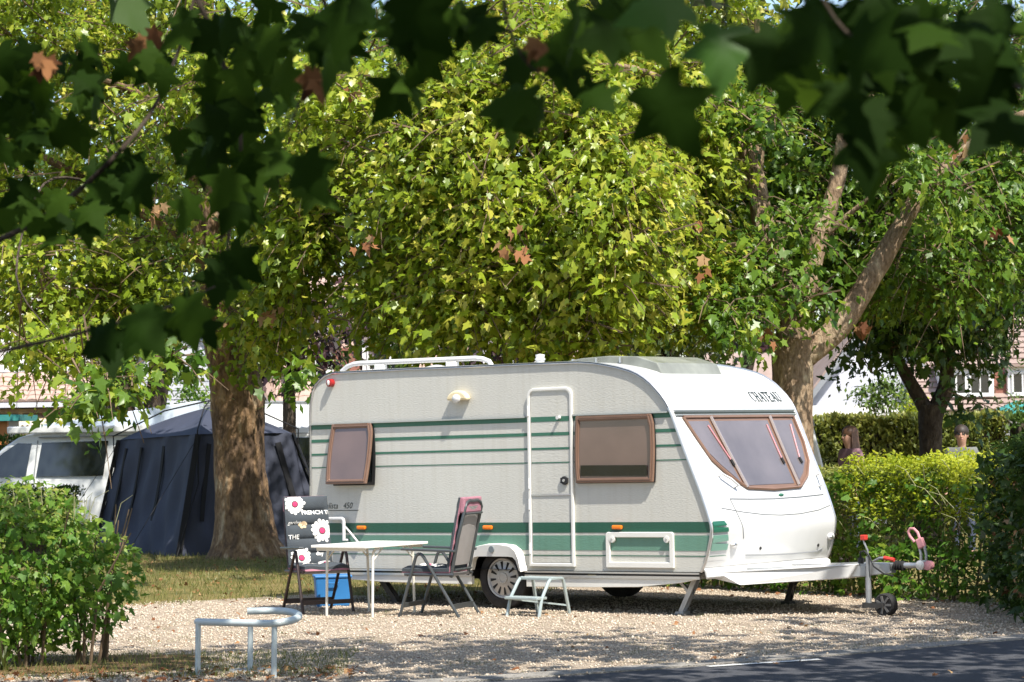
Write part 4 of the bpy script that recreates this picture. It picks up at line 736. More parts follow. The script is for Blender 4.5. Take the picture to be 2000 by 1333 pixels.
C, D = clusters([(1840,600,38.3,170,110,1.6,190),(1740,650,37.6,75,75,.8,50),(1900,690,37.5,40,30,.5,6),(1950,560,38.5,100,90,1.2,60),(1890,795,36.6,40,18,.3,6),(1890,420,38.5,180,160,1.8,150),(1690,560,38,70,70,.8,36)]); off(crown(T3, C, D, 30, .40, .125, M['leafdark'], tint0=.5)[0], T3); twigs(T3, C-np.array(T3.location), D, .5, .7)
# trees farther back
def far_tree(px, Y, base_r, fork, blobs, m, label, lean=0.0, size=.22, per=13, bark='barkdark', tw=True, spread=.42, kind='plane', name='broadleaf_tree', extra=()):
    p = at(px, 800, Y); t = thing(name, (p.x, Y, 0), 0, label, 'tree', 'trees farther back')
    limb('trunk', [(0,0,-.02),(lean*.1,0,.6),(lean*.4,0,fork*.6),(lean,0,fork)], [base_r*1.4,base_r*1.05,base_r*.9,base_r*.8], 0, M[bark], t, 12, .05)
    for x, y, b0 in blobs and [(q[0], q[1], q[2]) for q in blobs[:4]]:
        e = at(x, y, b0) - t.location; limb('limb', [(lean,0,fork-.1), (lean*.6+e.x*.4, e.y*.4, fork+(e.z-fork)*.5), tuple(e)], base_r*.5, base_r*.15, M[bark], t, 7)
    for pts, r in extra: limb('limb', [Vector(q)-t.location for q in pts], r, r*.7, M[bark], t, 10)
    C, D = clusters(blobs); off(crown(t, C, D, per, spread, size, m, kind=kind, tint0=.45)[0], t)
    if tw: twigs(t, C-np.array(t.location), D, .25, 1.0, .012)
    return t
far_tree(238, 50, .30, 3.2, [(150,480,50,190,150,2,130),(340,430,50,190,190,2,140),(230,640,49.5,150,60,1.2,60)], M['leafdark'], 'dark twin-stemmed tree behind the white van', extra=[([at(270,830,50),at(300,800,50),at(312,720,50),at(318,640,50)], .26)])
far_tree(1290, 50, .28, 3.2, [(1290,610,50,125,95,1.6,120),(1230,640,50,80,60,1.2,50),(1370,620,50,60,80,1.2,50)], M['leaffar'], 'grey-green maple with a round crown far behind the caravan roof', kind='plane', size=.17, per=20)
far_tree(565, 47, .14, 2.8, [(565,680,47,75,50,.8,44),(620,640,47,90,60,1,40),(520,700,47,40,40,.6,18)], M['leafpurple'], 'purple-leaved tree beside the lamp post', size=.17)
far_tree(1075, 52, .2, 3.0, [(1080,640,52,80,70,1.2,60),(1000,620,52,70,70,1.2,45)], M['leafpurple'], 'purple-leaved tree behind the caravan rooflight', size=.18)
far_tree(1460, 56, .2, 3.0, [(1450,560,56,100,120,1.5,80),(1560,440,56,160,140,1.5,70)], M['leafpurple'], 'tall purple-leaved tree behind the forked plane tree', size=.2)
far_tree(905, 54, .3, 3.4, [(880,640,54,140,55,1.5,90),(760,610,54,120,70,1.5,70)], M['leafdark'], 'dark tree above the brick house behind the caravan rail', size=.2)
ROW = [(-60,.5),(230,.0),(500,.3),(760,.1),(1010,.4),(1250,.2),(1500,.3),(1760,0),(2030,.4)]
WHERE = ['the left white house','the gable house','the lamp post','the brick dormer','the caravan flue','the grey-green maple','the forked plane tree','the grey gable','the dormer house']
for (px, q), where in zip(ROW, WHERE):
    Y = 96+8*q; far_tree(px, Y, .35, 5.5, [(px,330-60*q,Y,160,330,4,190),(px+100,200,Y+3,140,260,3,110)], M['leafdark'], 'tall dark green tree in the far row beyond '+where, size=.55, per=9, tw=False, spread=1.1, kind='oval')

# ------------------------------------------------------------------ hedges and shrubs
def hedge_leaves(t, name, x0, x1, y0, y1, z1, n, size, m, kind='oval', tint=.45, noise=.10, rot=None, tip=(0,-.2,-.2), top=.3, tamp=.2, zmin=0.03):
    """leaves through the outer layer of a clipped box; rot(x,y) bends the box onto its line"""
    u = rng.random((n,3)); face = rng.random(n); X = x0+(x1-x0)*u[:,0]; Y = y0+(y1-y0)*u[:,1]; Z = zmin+(z1-zmin)*u[:,2]**.9; N = np.zeros((n,3))
    a = face < .52; b_ = (face >= .52) & (face < .52+top); Y[a] = y0+np.abs(rng.normal(0,.10,a.sum())); N[a] = (0,-1,.35)
    Z[b_] = z1-np.abs(rng.normal(0,.08,b_.sum())); N[b_] = (0,-.2,1)
    N[~(a|b_)] = rng.normal(size=((~(a|b_)).sum(),3))
    wob = noise*(np.sin(X*3.1+Z*2.3)+np.sin(X*7.3+1+Z*5.1)*.6+np.sin(X*13+Z*9)*.4); Y += wob; Z += np.where(b_, noise*.7*(np.sin(X*5.3)+np.sin(X*11.7+2)*.7), 0)
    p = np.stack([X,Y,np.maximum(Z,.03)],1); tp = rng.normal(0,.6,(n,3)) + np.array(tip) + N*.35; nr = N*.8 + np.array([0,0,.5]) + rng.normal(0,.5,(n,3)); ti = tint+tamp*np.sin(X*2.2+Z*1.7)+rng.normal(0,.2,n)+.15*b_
    return leaves(name, p, tp, nr, rng.uniform(.65,1.35,n)*size, ti, m, kind, t)
def stems(t, pts, n, h, r=.011, m='twig'):
    b = MB()
    for i in range(n):
        x = random.uniform(*pts[0]); y = random.uniform(*pts[1]); k = random.gauss(0,.12); b.tube([(x,y,0),(x+k*.5,y+random.gauss(0,.06),h*.45),(x+k*1.4+random.gauss(0,.08),y+random.gauss(0,.1),h*random.uniform(.75,.98))], [r*1.5,r,r*.5], 5, False)
    o = b.build('stems', M[m], t, fix=False); o['kind'] = 'stuff'
# left: field maple hedge end beside the road
LB = thing('maple_hedge', (-4.15,20.45,0), R_(3), 'loose field maple hedge beside the tube guard rail', 'hedge')
def bush_leaves(n, size, m, name, kind, tint, zr, shell=.4):
    d = norm(rng.normal(size=(n,3))); r = rng.uniform(shell,1,(n,1))**.6; p = np.c_[d[:,0]*1.15, d[:,1]*.48, d[:,2]*.72]*r + [0.05,0,.74]
    p[:,0] += np.where(p[:,0] < 0, p[:,0]*1.2, 0); p[:,2] += .10*np.sin(p[:,0]*5)*(p[:,2] > .9); k = (p[:,2] > zr[0]) & (p[:,2] < zr[1]+rng.normal(0,.05,n)); p = p[k]; d = d[k]; n = len(p)
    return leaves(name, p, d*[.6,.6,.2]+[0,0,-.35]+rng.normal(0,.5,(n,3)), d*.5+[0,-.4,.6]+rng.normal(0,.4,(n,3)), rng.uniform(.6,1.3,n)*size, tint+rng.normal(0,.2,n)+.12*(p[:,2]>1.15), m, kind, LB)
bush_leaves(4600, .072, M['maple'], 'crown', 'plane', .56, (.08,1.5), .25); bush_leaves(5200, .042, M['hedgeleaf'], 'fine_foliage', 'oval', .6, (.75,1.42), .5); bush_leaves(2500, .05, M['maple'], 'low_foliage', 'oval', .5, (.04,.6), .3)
b = MB()
for i in range(40):
    x = random.uniform(-2.0,1.0); z = 1.36-.28*max(0,x-.3); a = random.gauss(.2,.6); L = random.uniform(.12,.34); y = random.uniform(-.3,.2); b.tube([(x,y,z-.1),(x+L*.5*math.sin(a),y-.04,z+L*.3),(x+L*math.sin(a)*1.3,y-.08,z+L*.5)], [.004,.003,.0015], 4, False)
b.build('long_shoots', mat('pale_shoot', (.40,.38,.20), .9), LB, fix=False)['kind'] = 'stuff'
stems(LB, ((-2.2,1.0),(-.25,.25)), 42, 1.3, .010)
ml = leaves('leaf', np.zeros((1,3)), np.array([[0,0,-1.]]), np.array([[0,-1.,.1]]), [1.0], np.array([.6]), leaf_mat('large_maple_leaf', (.05,.13,.018), (.075,.17,.022), (.13,.23,.03), .35, obj_random=True), 'plane', LB, False); ml_mesh = ml.data; bpy.data.objects.remove(ml)
for i in range(150):                 # the large leaves that stand out on the hedge's road side
    x = random.uniform(-2.2,1.12); z = random.triangular(.2,1.32,.85); y = -.44*math.sqrt(max(0,1-((x if x>0 else x/2.2)/1.25)**2))*math.sqrt(max(.05,1-((z-.72)/.75)**2))-random.uniform(0,.09)
    o = link('leaf', ml_mesh, LB); o.location = (x,y,z); o.rotation_euler = (random.gauss(.45,.35), random.gauss(0,.6), random.gauss(0,.5)); o.scale = [random.uniform(.085,.135)]*3
p = scatter(60, -.75, -.1, -.52, -.40, lambda x, y: True); n = len(p); p[:,2] = 0; p[:,0] = np.where(rng.random(n)<.5, -.35, .12)+rng.normal(0,.05,n)
leaves('long_grass_tuft', p, np.c_[rng.normal(0,.5,(n,2)), np.ones(n)], np.c_[rng.normal(size=(n,2)), np.zeros(n)], rng.uniform(.18,.34,n), rng.normal(.1,.1,n), M['grassblade'], 'blade', LB)
# right: mixed hedge behind the drawbar, along the far side of the pitch
RH = thing('mixed_hedge', (3.55,27.75,0), math.atan2(-.78,.62), 'mixed sunlit hedge behind the caravan coupling', 'hedge')
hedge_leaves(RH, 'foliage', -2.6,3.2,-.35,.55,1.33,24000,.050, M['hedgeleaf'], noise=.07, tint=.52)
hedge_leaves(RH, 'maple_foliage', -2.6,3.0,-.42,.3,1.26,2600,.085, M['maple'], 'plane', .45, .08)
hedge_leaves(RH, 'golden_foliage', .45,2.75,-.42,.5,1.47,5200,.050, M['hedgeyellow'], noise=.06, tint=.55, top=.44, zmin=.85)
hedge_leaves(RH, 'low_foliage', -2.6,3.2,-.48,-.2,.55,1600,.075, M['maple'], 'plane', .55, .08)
stems(RH, ((-2.5,3.1),(-.2,.4)), 90, 1.35, .009)
b = MB()
for i in range(46):
    x = random.uniform(-1.5,2.9); z = random.uniform(.6,1.5); y = -.42; a = random.gauss(0,.5); L = random.uniform(.25,.55)
    b.tube([(x,y,z),(x+L*.5*math.sin(a),y-.10,z+L*.35),(x+L*math.sin(a)*1.2,y-.16,z+L*.45)], [.004,.003,.0015], 4, False)
b.build('long_shoots', mat('straw_shoot', (.36,.36,.18), .9), RH, fix=False)['kind'] = 'stuff'
DH = thing('shaded_hedge', (5.2,23.8,0), R_(-92), 'dark shaded hedge end at the road side, right of the golden hedge', 'hedge')
hedge_leaves(DH, 'foliage', -1.4,1.25,-.45,.6,1.64,12000,.055, M['hedgedark'], noise=.10, tint=.45); hedge_leaves(DH, 'maple_foliage', -1.4,1.6,-.58,.4,1.5,1900,.095, M['leafdark'], 'plane', .25, .12)  # dark leaf materials put this hedge's shade into its colour
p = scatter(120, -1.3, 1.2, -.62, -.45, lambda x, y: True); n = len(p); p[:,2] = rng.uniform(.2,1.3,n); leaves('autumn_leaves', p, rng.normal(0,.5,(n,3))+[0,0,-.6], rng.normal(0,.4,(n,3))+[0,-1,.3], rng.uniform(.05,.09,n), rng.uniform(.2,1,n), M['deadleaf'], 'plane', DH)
stems(DH, ((-1.3,1.2),(-.3,.4)), 50, 1.5)
def box_hedge(name, c, rz, hx, hy, z, n, size, m, label, kind='oval', tip=(0,0,.8), noise=.05, tint=.45):
    t = thing(name, c, rz, label, 'hedge'); hedge_leaves(t, 'foliage', -hx,hx,-hy,hy,z,n,size,M[m],kind,tint,noise,tip=tip)
    MB().box(-hx+.1,hx-.1,-hy+.14,hy-.1,0,z-.14).build('inner_twigs', M['barkdark'], t); return t
box_hedge('conifer_hedge', (6.4,42.6,0), 0, 1.75,.5,1.92, 17000,.10,'thuja','clipped yellow-green conifer hedge behind the two people')
box_hedge('conifer_hedge', (9.75,42.2,0), 0, 1.6,.5,1.95, 5000,.10,'hedgedark','dark green clipped conifer hedge end beside the teal canopy')
box_hedge('conifer_hedge', (3.2,43.2,0), 0, 1.5,.5,1.85, 3000,.11,'thuja','clipped hedge stretch hidden behind the caravan front')
box_hedge('box_hedge', (-7.6,37.2,0), 0, 1.3,.4,1.10, 7000,.05,'hedgedark','low dark clipped hedge in front of the white van')
box_hedge('box_hedge', (-10.6,52,0), 0, 2.4,.5,1.84, 5000,.09,'hedgedark','dark clipped hedge in front of the left white house')
def shrub(px, py, Y, rx, ry, n, size, m, label, tint=.5):
    c = at(px, py, Y); t = thing('shrub', (c.x,Y,0), 0, label, 'shrub'); C, D = clusters([(px,py,Y,rx,ry,rx*Y/FPX*.8,n)], shell=.1); off(crown(t, C, D, 14, .26, size, M[m], 'foliage', 'oval', tint)[0], t)
    stems(t, ((-.3,.3),(-.2,.2)), 12, max(.6,c.z)); return t
shrub(1725,775,60,52,40,70,.13,'leafdark','round green shrub below the grey gable',.8); shrub(1785,800,58,26,18,26,.12,'hedgeyellow','yellow shrub behind the conifer hedge',.3); shrub(375,775,54,36,28,36,.12,'maple','green shrub in front of the white gable house',.6)
shrub(107,838,58,22,16,20,.10,'hedgeyellow','bright yellow-green shrub by the awning wall',.2); shrub(1995,800,58,28,24,26,.12,'leafdark','dark shrub above the teal canopy',.6); shrub(655,715,58,26,16,14,.12,'leafdark','dark shrub near the brick dormer',.5)

# ------------------------------------------------------------------ navy tent
TE = thing('awning_tent', (-4.9,40.4,0), 0, 'navy drive-away awning tent behind the thick tree trunk', 'tent'); o_ = Vector((-4.9,40.4,0))
BASE = [Vector(p)-o_ for p in ((-5.08,38.75,0),(-2.75,39.95,0),(-4.2,42.5,0),(-6.75,41.2,0))]; EAVE = [Vector(p)-o_ for p in ((-4.80,39.05,1.84),(-3.47,40.0,1.84),(-4.4,42.0,1.84),(-6.30,41.0,1.77))]; PEAK = Vector((-4.78,40.4,2.27))-o_
for i in range(4):
    j = (i+1) % 4; nrm_ = (EAVE[j]-EAVE[i]).cross(Vector((0,0,1))).normalized()
    def wall(a, q, i=i, j=j, nrm_=nrm_):
        p = (BASE[i]*(1-a)+BASE[j]*a)*(1-q)+(EAVE[i]*(1-a)+EAVE[j]*a)*q; sag = -.10*math.sin(math.pi*a)*math.sin(math.pi*(q*.8+.1)); fold = .030*math.sin(a*38+q*6+2*math.sin(q*5))*(1-q*.7)+.022*math.sin(a*17-q*9)
        return p + nrm_*(sag+fold)
    MB().grid(wall, 36, 16).build('wall', M['tent'], TE, smooth=True)
    def roof(a, q, i=i, j=j):
        p = (EAVE[i]*(1-a)+EAVE[j]*a)*(1-q)+PEAK*q; return p + Vector((0,0,-.10*math.sin(math.pi*q)*math.sin(math.pi*a)+.05*math.sin(math.pi*q)))
    MB().grid(roof, 14, 8).build('roof', M['tent'], TE, smooth=True)
    nn = ((EAVE[i]-PEAK)*Vector((1,1,0))).normalized()*.03
    MB().beam(BASE[i]+nn, EAVE[i]+nn, .09, .012, up=nn).build('corner_band', M['tentblack'], TE)
    MB().tube([EAVE[i]+nn*3+Vector((0,0,-.75)), EAVE[i]+nn*4+Vector((0,0,.06)), (EAVE[i]+PEAK)/2+Vector((0,0,.20)), PEAK+Vector((0,0,.10))], .012, 6).build('pole', M['tentblack'], TE, smooth=True)
    MB().tube([EAVE[i]+nn*3+Vector((0,0,-.1)), EAVE[i]+nn*3+Vector((0,0,-.75)), BASE[i]+nn*8], .010, 6).build('pole', M['tentblack'], TE, smooth=True)
for i, g in ((0,(-5.75,37.6,0)),(3,(-7.5,40.9,0)),(1,(-2.35,38.9,0))): MB().tube([EAVE[i]+Vector((0,0,-.02)), Vector(g)-o_], .005, 4).build('guy_rope', M['tentblack'], TE)
for i, j, a, w0 in ((3,0,.30,.05),(3,0,.58,.07),(3,0,.12,.05),(0,1,.12,.07),(0,1,.82,.10),(0,1,.60,.06)):
    nrm_ = (EAVE[j]-EAVE[i]).cross(Vector((0,0,1))).normalized(); P = [(BASE[i]*(1-a)+BASE[j]*a)*(1-q)+(EAVE[i]*(1-a)+EAVE[j]*a)*q + nrm_*(.03-.10*math.sin(math.pi*a)*math.sin(math.pi*(q*.8+.1))) for q in (.28,.45,.65,.92)]
    for p0, p1 in zip(P[:-1], P[1:]): MB().beam(p0, p1, w0, .012, up=nrm_).build('zip_band', M['tentblack'], TE)

# ------------------------------------------------------------------ vehicles behind
def van(loc_, rz, label, poptop):
    t = thing('camper_van', loc_, rz, label, 'van'); Wd = 1.88      # local x: rear(+) to front(-); near side at y=-.94
    P = [(-2.45,.35),(-2.47,.75),(-2.40,.98),(-1.75,1.15),(-1.45,1.33),(-1.08,1.68),(-.85,1.83),(-.55,1.92),(.2,1.97),(2.1,1.97),(2.32,1.90),(2.42,1.5),(2.45,.35)]
    def inset(z): return .0 if z < 1.15 else .11*(z-1.15)/.8
    b = MB(); n = len(P); b.add([(x,-Wd/2+inset(z),z) for x,z in P]+[(x,Wd/2-inset(z),z) for x,z in P], [tuple(range(n)),tuple(range(n,2*n))[::-1]]+[(i,(i+1)%n,n+(i+1)%n,n+i) for i in range(n)]); b.build('body', M['vanwhite'], t, bevel=.035)
    def glass(name, q):
        for s in (-1,1): MB().add([(x, s*(Wd/2-inset(z)+.006), z) for x,z in q], [tuple(range(len(q)))]).build(name, M['vanglass'], t)
    glass('front_side_window', [(-1.52,1.17),(-.72,1.17),(-.62,1.73),(-.86,1.74),(-1.10,1.58)]); glass('side_window', [(-.55,1.17),(.58,1.17),(.66,1.76),(-.45,1.74)])
    b = MB(); b.add([(-1.74,-.74,1.18),(-1.74,.74,1.18),(-.96,.66,1.79),(-.96,-.66,1.79)], [(0,1,2,3)]); b.build('windscreen', M['vanglass'], t)
    for s in (-1,1):
        MB().add([(-.60,s*.938,1.1),(-.58,s*.945,1.1),(-.51,s*.868,1.78),(-.53,s*.864,1.78)], [(0,1,2,3)]).build('door_gap', M['vangrey'], t)
        MB().beam((-.5,s*.905,1.83), (2.2,s*.895,1.86), .02, .02).build('roof_gutter', M['vangrey'], t)
        for x in (-1.55,1.45):
            wl_ = MB().lathe((x,s*.86,.33), (0,s,0), [(-.1,.2),(-.1,.31),(-.06,.33),(.06,.33),(.09,.30),(.09,.2)], 24).build('wheel', M['rubber'], t, smooth=True); MB().lathe((x,s*.86,.33), (0,s,0), [(.05,.2),(.095,.19),(.10,.05)], 20).build('rim', M['rim'], wl_, smooth=True)
        MB().ball((-2.42,s*.70,.80), (.06,.16,.10)).build('headlamp', M['trim'], t, smooth=True); MB().box(-1.38,-1.22,s*1.06-.08,s*1.06+.08,1.14,1.30).build('mirror', M['vangrey'], t, bevel=.03)
    if poptop:
        b = MB(); b.add([(-.80,-.72,1.93),(2.2,-.72,1.99),(2.2,.72,1.99),(-.80,.72,1.93),(-.80,-.72,2.0),(2.2,-.72,2.42),(2.2,.72,2.42),(-.80,.72,2.0)], [(0,1,2,3),(4,5,6,7),(0,1,5,4),(1,2,6,5),(2,3,7,6),(3,0,4,7)]); b.build('pop_top', M['bluecloth'], t, bevel=.02)
        MB().box(-1.02,1.9,-.99,-.86,1.90,2.02).build('awning_cassette', M['vanwhite'], t, bevel=.02)
    return t
van((-7.6,44.3,0), R_(4), 'white camper van with pop-top roof behind the navy tent', True)
van((-3.75,49.5,0), R_(184), 'white van half hidden between the tent and the caravan rear', False)
def parked_caravan(loc_, rz, label, L=4.6):
    t = thing('parked_caravan', loc_, rz, label, 'caravan'); P = [(-L/2,.45),(-L/2-.02,1.3),(-L/2+.10,2.05),(-L/2+.35,2.36),(0,2.46),(L/2-.35,2.42),(L/2-.10,2.2),(L/2,1.8),(L/2+.16,1.1),(L/2+.05,.45)]
    n = len(P); MB().add([(x,-1.08,z) for x,z in P]+[(x,1.08,z) for x,z in P], [tuple(range(n)),tuple(range(n,2*n))[::-1]]+[(i,(i+1)%n,n+(i+1)%n,n+i) for i in range(n)]).build('body', M['white'], t, bevel=.03)
    for x0, x1 in ((-1.8,-.9),(.9,1.9)): MB().box(x0,x1,-1.095,-1.07,1.25,1.85).build('window', M['vanglass'], t, bevel=.01)
    MB().tube([(x,-1.09,z+.01) for x,z in P[2:8]], .02, 6).build('edge_trim', M['vangrey'], t, smooth=True); MB().box(-L/2,L/2,-1.092,-1.085,.95,1.02).build('stripe', M['vangrey'], t)
    for s in (-1,1): MB().lathe((.1,s*.98,.31), (0,s,0), [(-.08,.2),(-.08,.3),(.06,.31),(.08,.2)], 20).build('wheel', M['rubber'], t, smooth=True)
    MB().beam((L/2,0,.45), (L/2+1.1,0,.45), .12, .1).build('drawbar', M['galv'], t); return t
parked_caravan((-5.0,51,0), R_(2), 'white caravan roof showing above the van pop-top')
parked_caravan((1.93,36.9,0), R_(-2), 'white caravan nose showing beside the forked tree trunk')
CT = thing('teal_canopy', (11.6,59,0), 0, 'teal fabric canopy beyond the dark conifer hedge', 'canopy')
MB().add([(-.9,-.9,1.9),(.9,-.9,1.9),(.9,.9,1.9),(-.9,.9,1.9),(0,0,2.35)], [(0,1,4),(1,2,4),(2,3,4),(3,0,4)]).build('roof', M['tealcloth'], CT)
for x in (-.85,.85):
    for y in (-.85,.85): MB().tube([(x,y,0),(x,y,1.92)], .03, 6).build('leg', M['galv'], CT)

# ------------------------------------------------------------------ houses
tile_mesh = MB().add([(0,0,0),(.30,0,0),(.30,-.36,0),(0,-.36,0),(.02,0,.035),(.15,0,.055),(.28,0,.035),(.02,-.36,.05),(.15,-.36,.075),(.28,-.36,.05)], [(4,5,8,7),(5,6,9,8),(0,4,7,3),(6,1,2,9),(3,7,8,9,2),(0,1,6,5,4)]).build('roof_tile', M['tile'], None); TM = tile_mesh.data; bpy.data.objects.remove(tile_mesh)
def tiles(roof, o, ex, ey, nx, ny, sx=.30, sy=.32):
    """courses of roof tiles laid up a slope: o lower left corner, ex along the eave, ey up the slope"""
    ex = Vector(ex).normalized(); ey = Vector(ey).normalized(); ez = ex.cross(ey)
    m = Matrix((ex, ey, ez)).transposed().to_4x4()
    for j in range(ny):
        for i in range(nx):
            t = link('roof_tile', TM, roof); t.matrix_local = Matrix.Translation(Vector(o)+ex*(i*sx)+ey*((j+1)*sy)+ez*(.012+random.uniform(0,.006))) @ m
            t.scale = (sx/.30, sy*1.08/.36, 1)
def window(parent, x0, x1, z0, z1, y, m='white'):
    f = MB(); f.ring([(x0,y,z0),(x1,y,z0),(x1,y,z1),(x0,y,z1)], [(x0+.06,y,z0+.06),(x1-.06,y,z0+.06),(x1-.06,y,z1-.06),(x0+.06,y,z1-.06)], (0,-.06,0)); f = f.build('window', M[m], parent)
    MB().add([(x0+.05,y-.02,z0+.05),(x1-.05,y-.02,z0+.05),(x1-.05,y-.02,z1-.05),(x0+.05,y-.02,z1-.05)], [(0,1,2,3)]).build('pane', M['vanglass'], f)
    MB().box((x0+x1)/2-.025,(x0+x1)/2+.025,y-.05,y-.025,z0+.06,z1-.06).build('mullion', M[m], f); MB().box(x0-.05,x1+.05,y-.12,y-.0,z0-.05,z0-.004).build('sill', M[m], f)
# left house: white upper storey, lean-to tiled roof, awnings
HL = thing('house', (-12.5,64,0), 0, 'white house with tiled lean-to roof and beige awnings, left of the gable house', 'house')
MB().box(-5,3.2,.0,8,0,6.2).build('upper_wall', M['wallwhite'], HL); MB().box(-5,2.9,-1.0,-.02,0,2.55).build('wall', M['beige'], HL)
b = MB(); b.add([(-5.2,-1.7,2.72),(3.3,-1.7,2.72),(3.3,-.01,3.42),(-5.2,-.01,3.42),(-5.2,-1.7,2.64),(3.3,-1.7,2.64),(3.3,-.01,3.34),(-5.2,-.01,3.34)], [(0,1,2,3),(4,5,6,7),(0,1,5,4),(1,2,6,5),(0,3,7,4)]); rf = b.build('roof', M['tile'], HL)
tiles(rf, (-1.4,-1.72,2.72), (1,0,0), (0,1.69,.70), 16, 6, .295, .305); MB().box(-5.2,3.3,-1.80,-1.72,2.58,2.70).build('gutter', M['wallgrey'], HL)
for x0, x1 in ((-1.0,.35),(.45,1.9)):
    aw = MB(); aw.add([(x0,-1.01,2.45),(x1,-1.01,2.45),(x1,-1.75,2.28),(x0,-1.75,2.28)], [(0,1,2,3)]); aw = aw.build('awning', mat('beige_awning', (.62,.48,.32), .8), HL); b = MB(); n = 12
    for k in range(n):
        a, c = x0+(x1-x0)*k/n, x0+(x1-x0)*(k+1)/n; b.add([(a,-1.76,2.28),(c,-1.76,2.28),(c,-1.76,2.16),((a+c)/2,-1.76,2.11),(a,-1.76,2.16)], [(0,1,2,3,4)])
    b.build('valance', mat('pale_valance', (.74,.68,.58), .8), aw, fix=False)
for k in range(2): MB().box(-.9+k*1.4,.2+k*1.4,-1.03,-1.005,.5,2.0).build('shutter', M['wallwhite'], HL)
for z in np.arange(3.5,6.1,.22): MB().box(-4.9,3.1,-.022,-.002,z,z+.19).build('cladding_board', M['wallwhite'], HL)
# gable house
def gable_house(loc_, hw, eave, ridge, depth, wm, rm, label, boards=0):
    t = thing('house', loc_, 0, label, 'house'); MB().prism([(-hw,0,0),(hw,0,0),(hw,0,eave),(0,0,ridge),(-hw,0,eave)], (0,depth,0)).build('wall', M[wm], t)
    k = (ridge-eave)/hw
    for s in (-1,1):
        e = Vector((s*(hw+.25),0,eave-.25*k)); r = Vector((0,0,ridge)); nn = Vector((s*k,0,1)).normalized()*.12
        b = MB(); q = [e+Vector((0,-.3,.03)), r+Vector((0,-.3,.03)), r+Vector((0,depth+.2,.03)), e+Vector((0,depth+.2,.03))]; b.add(q+[p+nn for p in q], [(0,1,2,3),(4,5,6,7),(0,1,5,4),(1,2,6,5),(2,3,7,6),(3,0,4,7)]); b.build('roof', M[rm], t)
        MB().beam(e+Vector((0,-.33,.0)), r+Vector((0,-.33,.0)), .05, .16, up=nn).build('verge_board', M['vangrey'], t)
    for i in range(boards):
        z = .4+i*(ridge-.9)/boards; h = hw-.05 if z+.2 < eave else max(.1,(ridge-z-.25)/k); MB().box(-h,h,-.022,-.002,z,z+(ridge-.9)/boards-.03).build('cladding_board', M[wm], t)
    return t
gable_house((-7.72,60.5,0), 1.86, 2.65, 5.5, 8, 'wallgrey', 'tile', 'pale boarded gable house behind the tent peak', 22)
G2 = gable_house((11.1,78,0), 2.3, 2.4, 5.35, 8, 'wallgrey', 'tile2', 'pale grey gable house right of the forked tree'); window(G2, -.4,.4,1.2,2.4,-.01)
# middle house with tiled roof and dormers
HM = thing('house', (-2.6,63,0), 0, 'tile-roofed house with white dormers behind the caravan rear', 'house')
MB().box(-3.2,6.5,0,9,0,2.55).build('wall', M['wallwhite'], HM); b = MB(); b.add([(-3.3,-.5,2.52),(6.7,-.5,2.52),(6.7,4.5,6.0),(-3.3,4.5,6.0),(-3.3,9.5,2.52),(6.7,9.5,2.52)], [(0,1,2,3),(3,2,5,4),(0,3,4),(1,5,2)]); rf = b.build('roof', M['tile'], HM)
tiles(rf, (-3.25,-.52,2.54), (1,0,0), (0,5,3.48), 13, 7, .30, .32); MB().box(-3.3,6.7,-.66,-.53,2.40,2.53).build('gutter', M['wallgrey'], HM)
for x0, x1, z0, z1, y in ((-2.55,-1.95,3.1,3.95,.3),(-1.0,.15,3.35,4.2,.5),(2.0,3.2,3.3,4.2,.4)):
    d = MB().box(x0-.12,x1+.12,y,y+2.4,z0-.2,z1+.1).build('dormer', M['wallwhite'], HM); window(d, x0,x1,z0,z1-.1,y-.005); MB().box(x0-.25,x1+.25,y-.2,y+2.4,z1+.1,z1+.2).build('dormer_roof', M['tile2'], d)
MB().box(-1.9,-1.2,.42,2.6,2.9,3.95).build('brick_cheek', M['brick'], HM)
# right house with dormers and the flat-roofed garage
HR = thing('house', (14.6,76,0), 0, 'brown-roofed house with white dormers right of the small dark tree', 'house')
MB().box(-2.4,6,0,8,0,2.25).build('wall', M['wallwhite'], HR); b = MB(); b.add([(-2.6,-.5,2.2),(6.2,-.5,2.2),(6.2,4.2,5.1),(-2.6,4.2,5.1),(-2.6,8.6,2.2),(6.2,8.6,2.2)], [(0,1,2,3),(3,2,5,4),(0,3,4),(1,5,2)]); rf = b.build('roof', M['tile2'], HR)
ey = Vector((0,4.7,2.9)).normalized(); ez = Vector((0,-ey.z,ey.y))
for j in range(17):
    p0 = Vector((0,-.5,2.2))+ey*(j*.33)+ez*.02; b = MB(); b.add([Vector((-2.6,0,0))+p0, Vector((6.2,0,0))+p0, Vector((6.2,0,0))+p0+ey*.36, Vector((-2.6,0,0))+p0+ey*.36, Vector((-2.6,0,0))+p0+ez*.05, Vector((6.2,0,0))+p0+ez*.05], [(0,1,5,4),(4,5,2,3)]); b.build('tile_course', M['tile2'], rf)
for x0, x1 in ((-1.75,-.40),(.22,1.6)):
    d = MB().box(x0-.1,x1+.1,.1,2.6,2.55,3.5).build('dormer', M['wallwhite'], HR); window(d, x0,(x0+x1)/2-.03,2.68,3.35,.095); window(d, (x0+x1)/2+.03,x1,2.68,3.35,.095); MB().prism([(x0-.2,-.1,3.5),(x1+.2,-.1,3.5),(x1+.2,-.1,3.58),(x0-.2,-.1,3.58)], (0,2.7,0)).build('dormer_roof', M['tile2'], d)
MB().prism([(-.42,.3,2.5),(.2,.3,2.5),(.2,.3,3.3),(-.35,.3,3.5)], (0,2.2,0)).build('brick_cheek', M['brick'], HR)
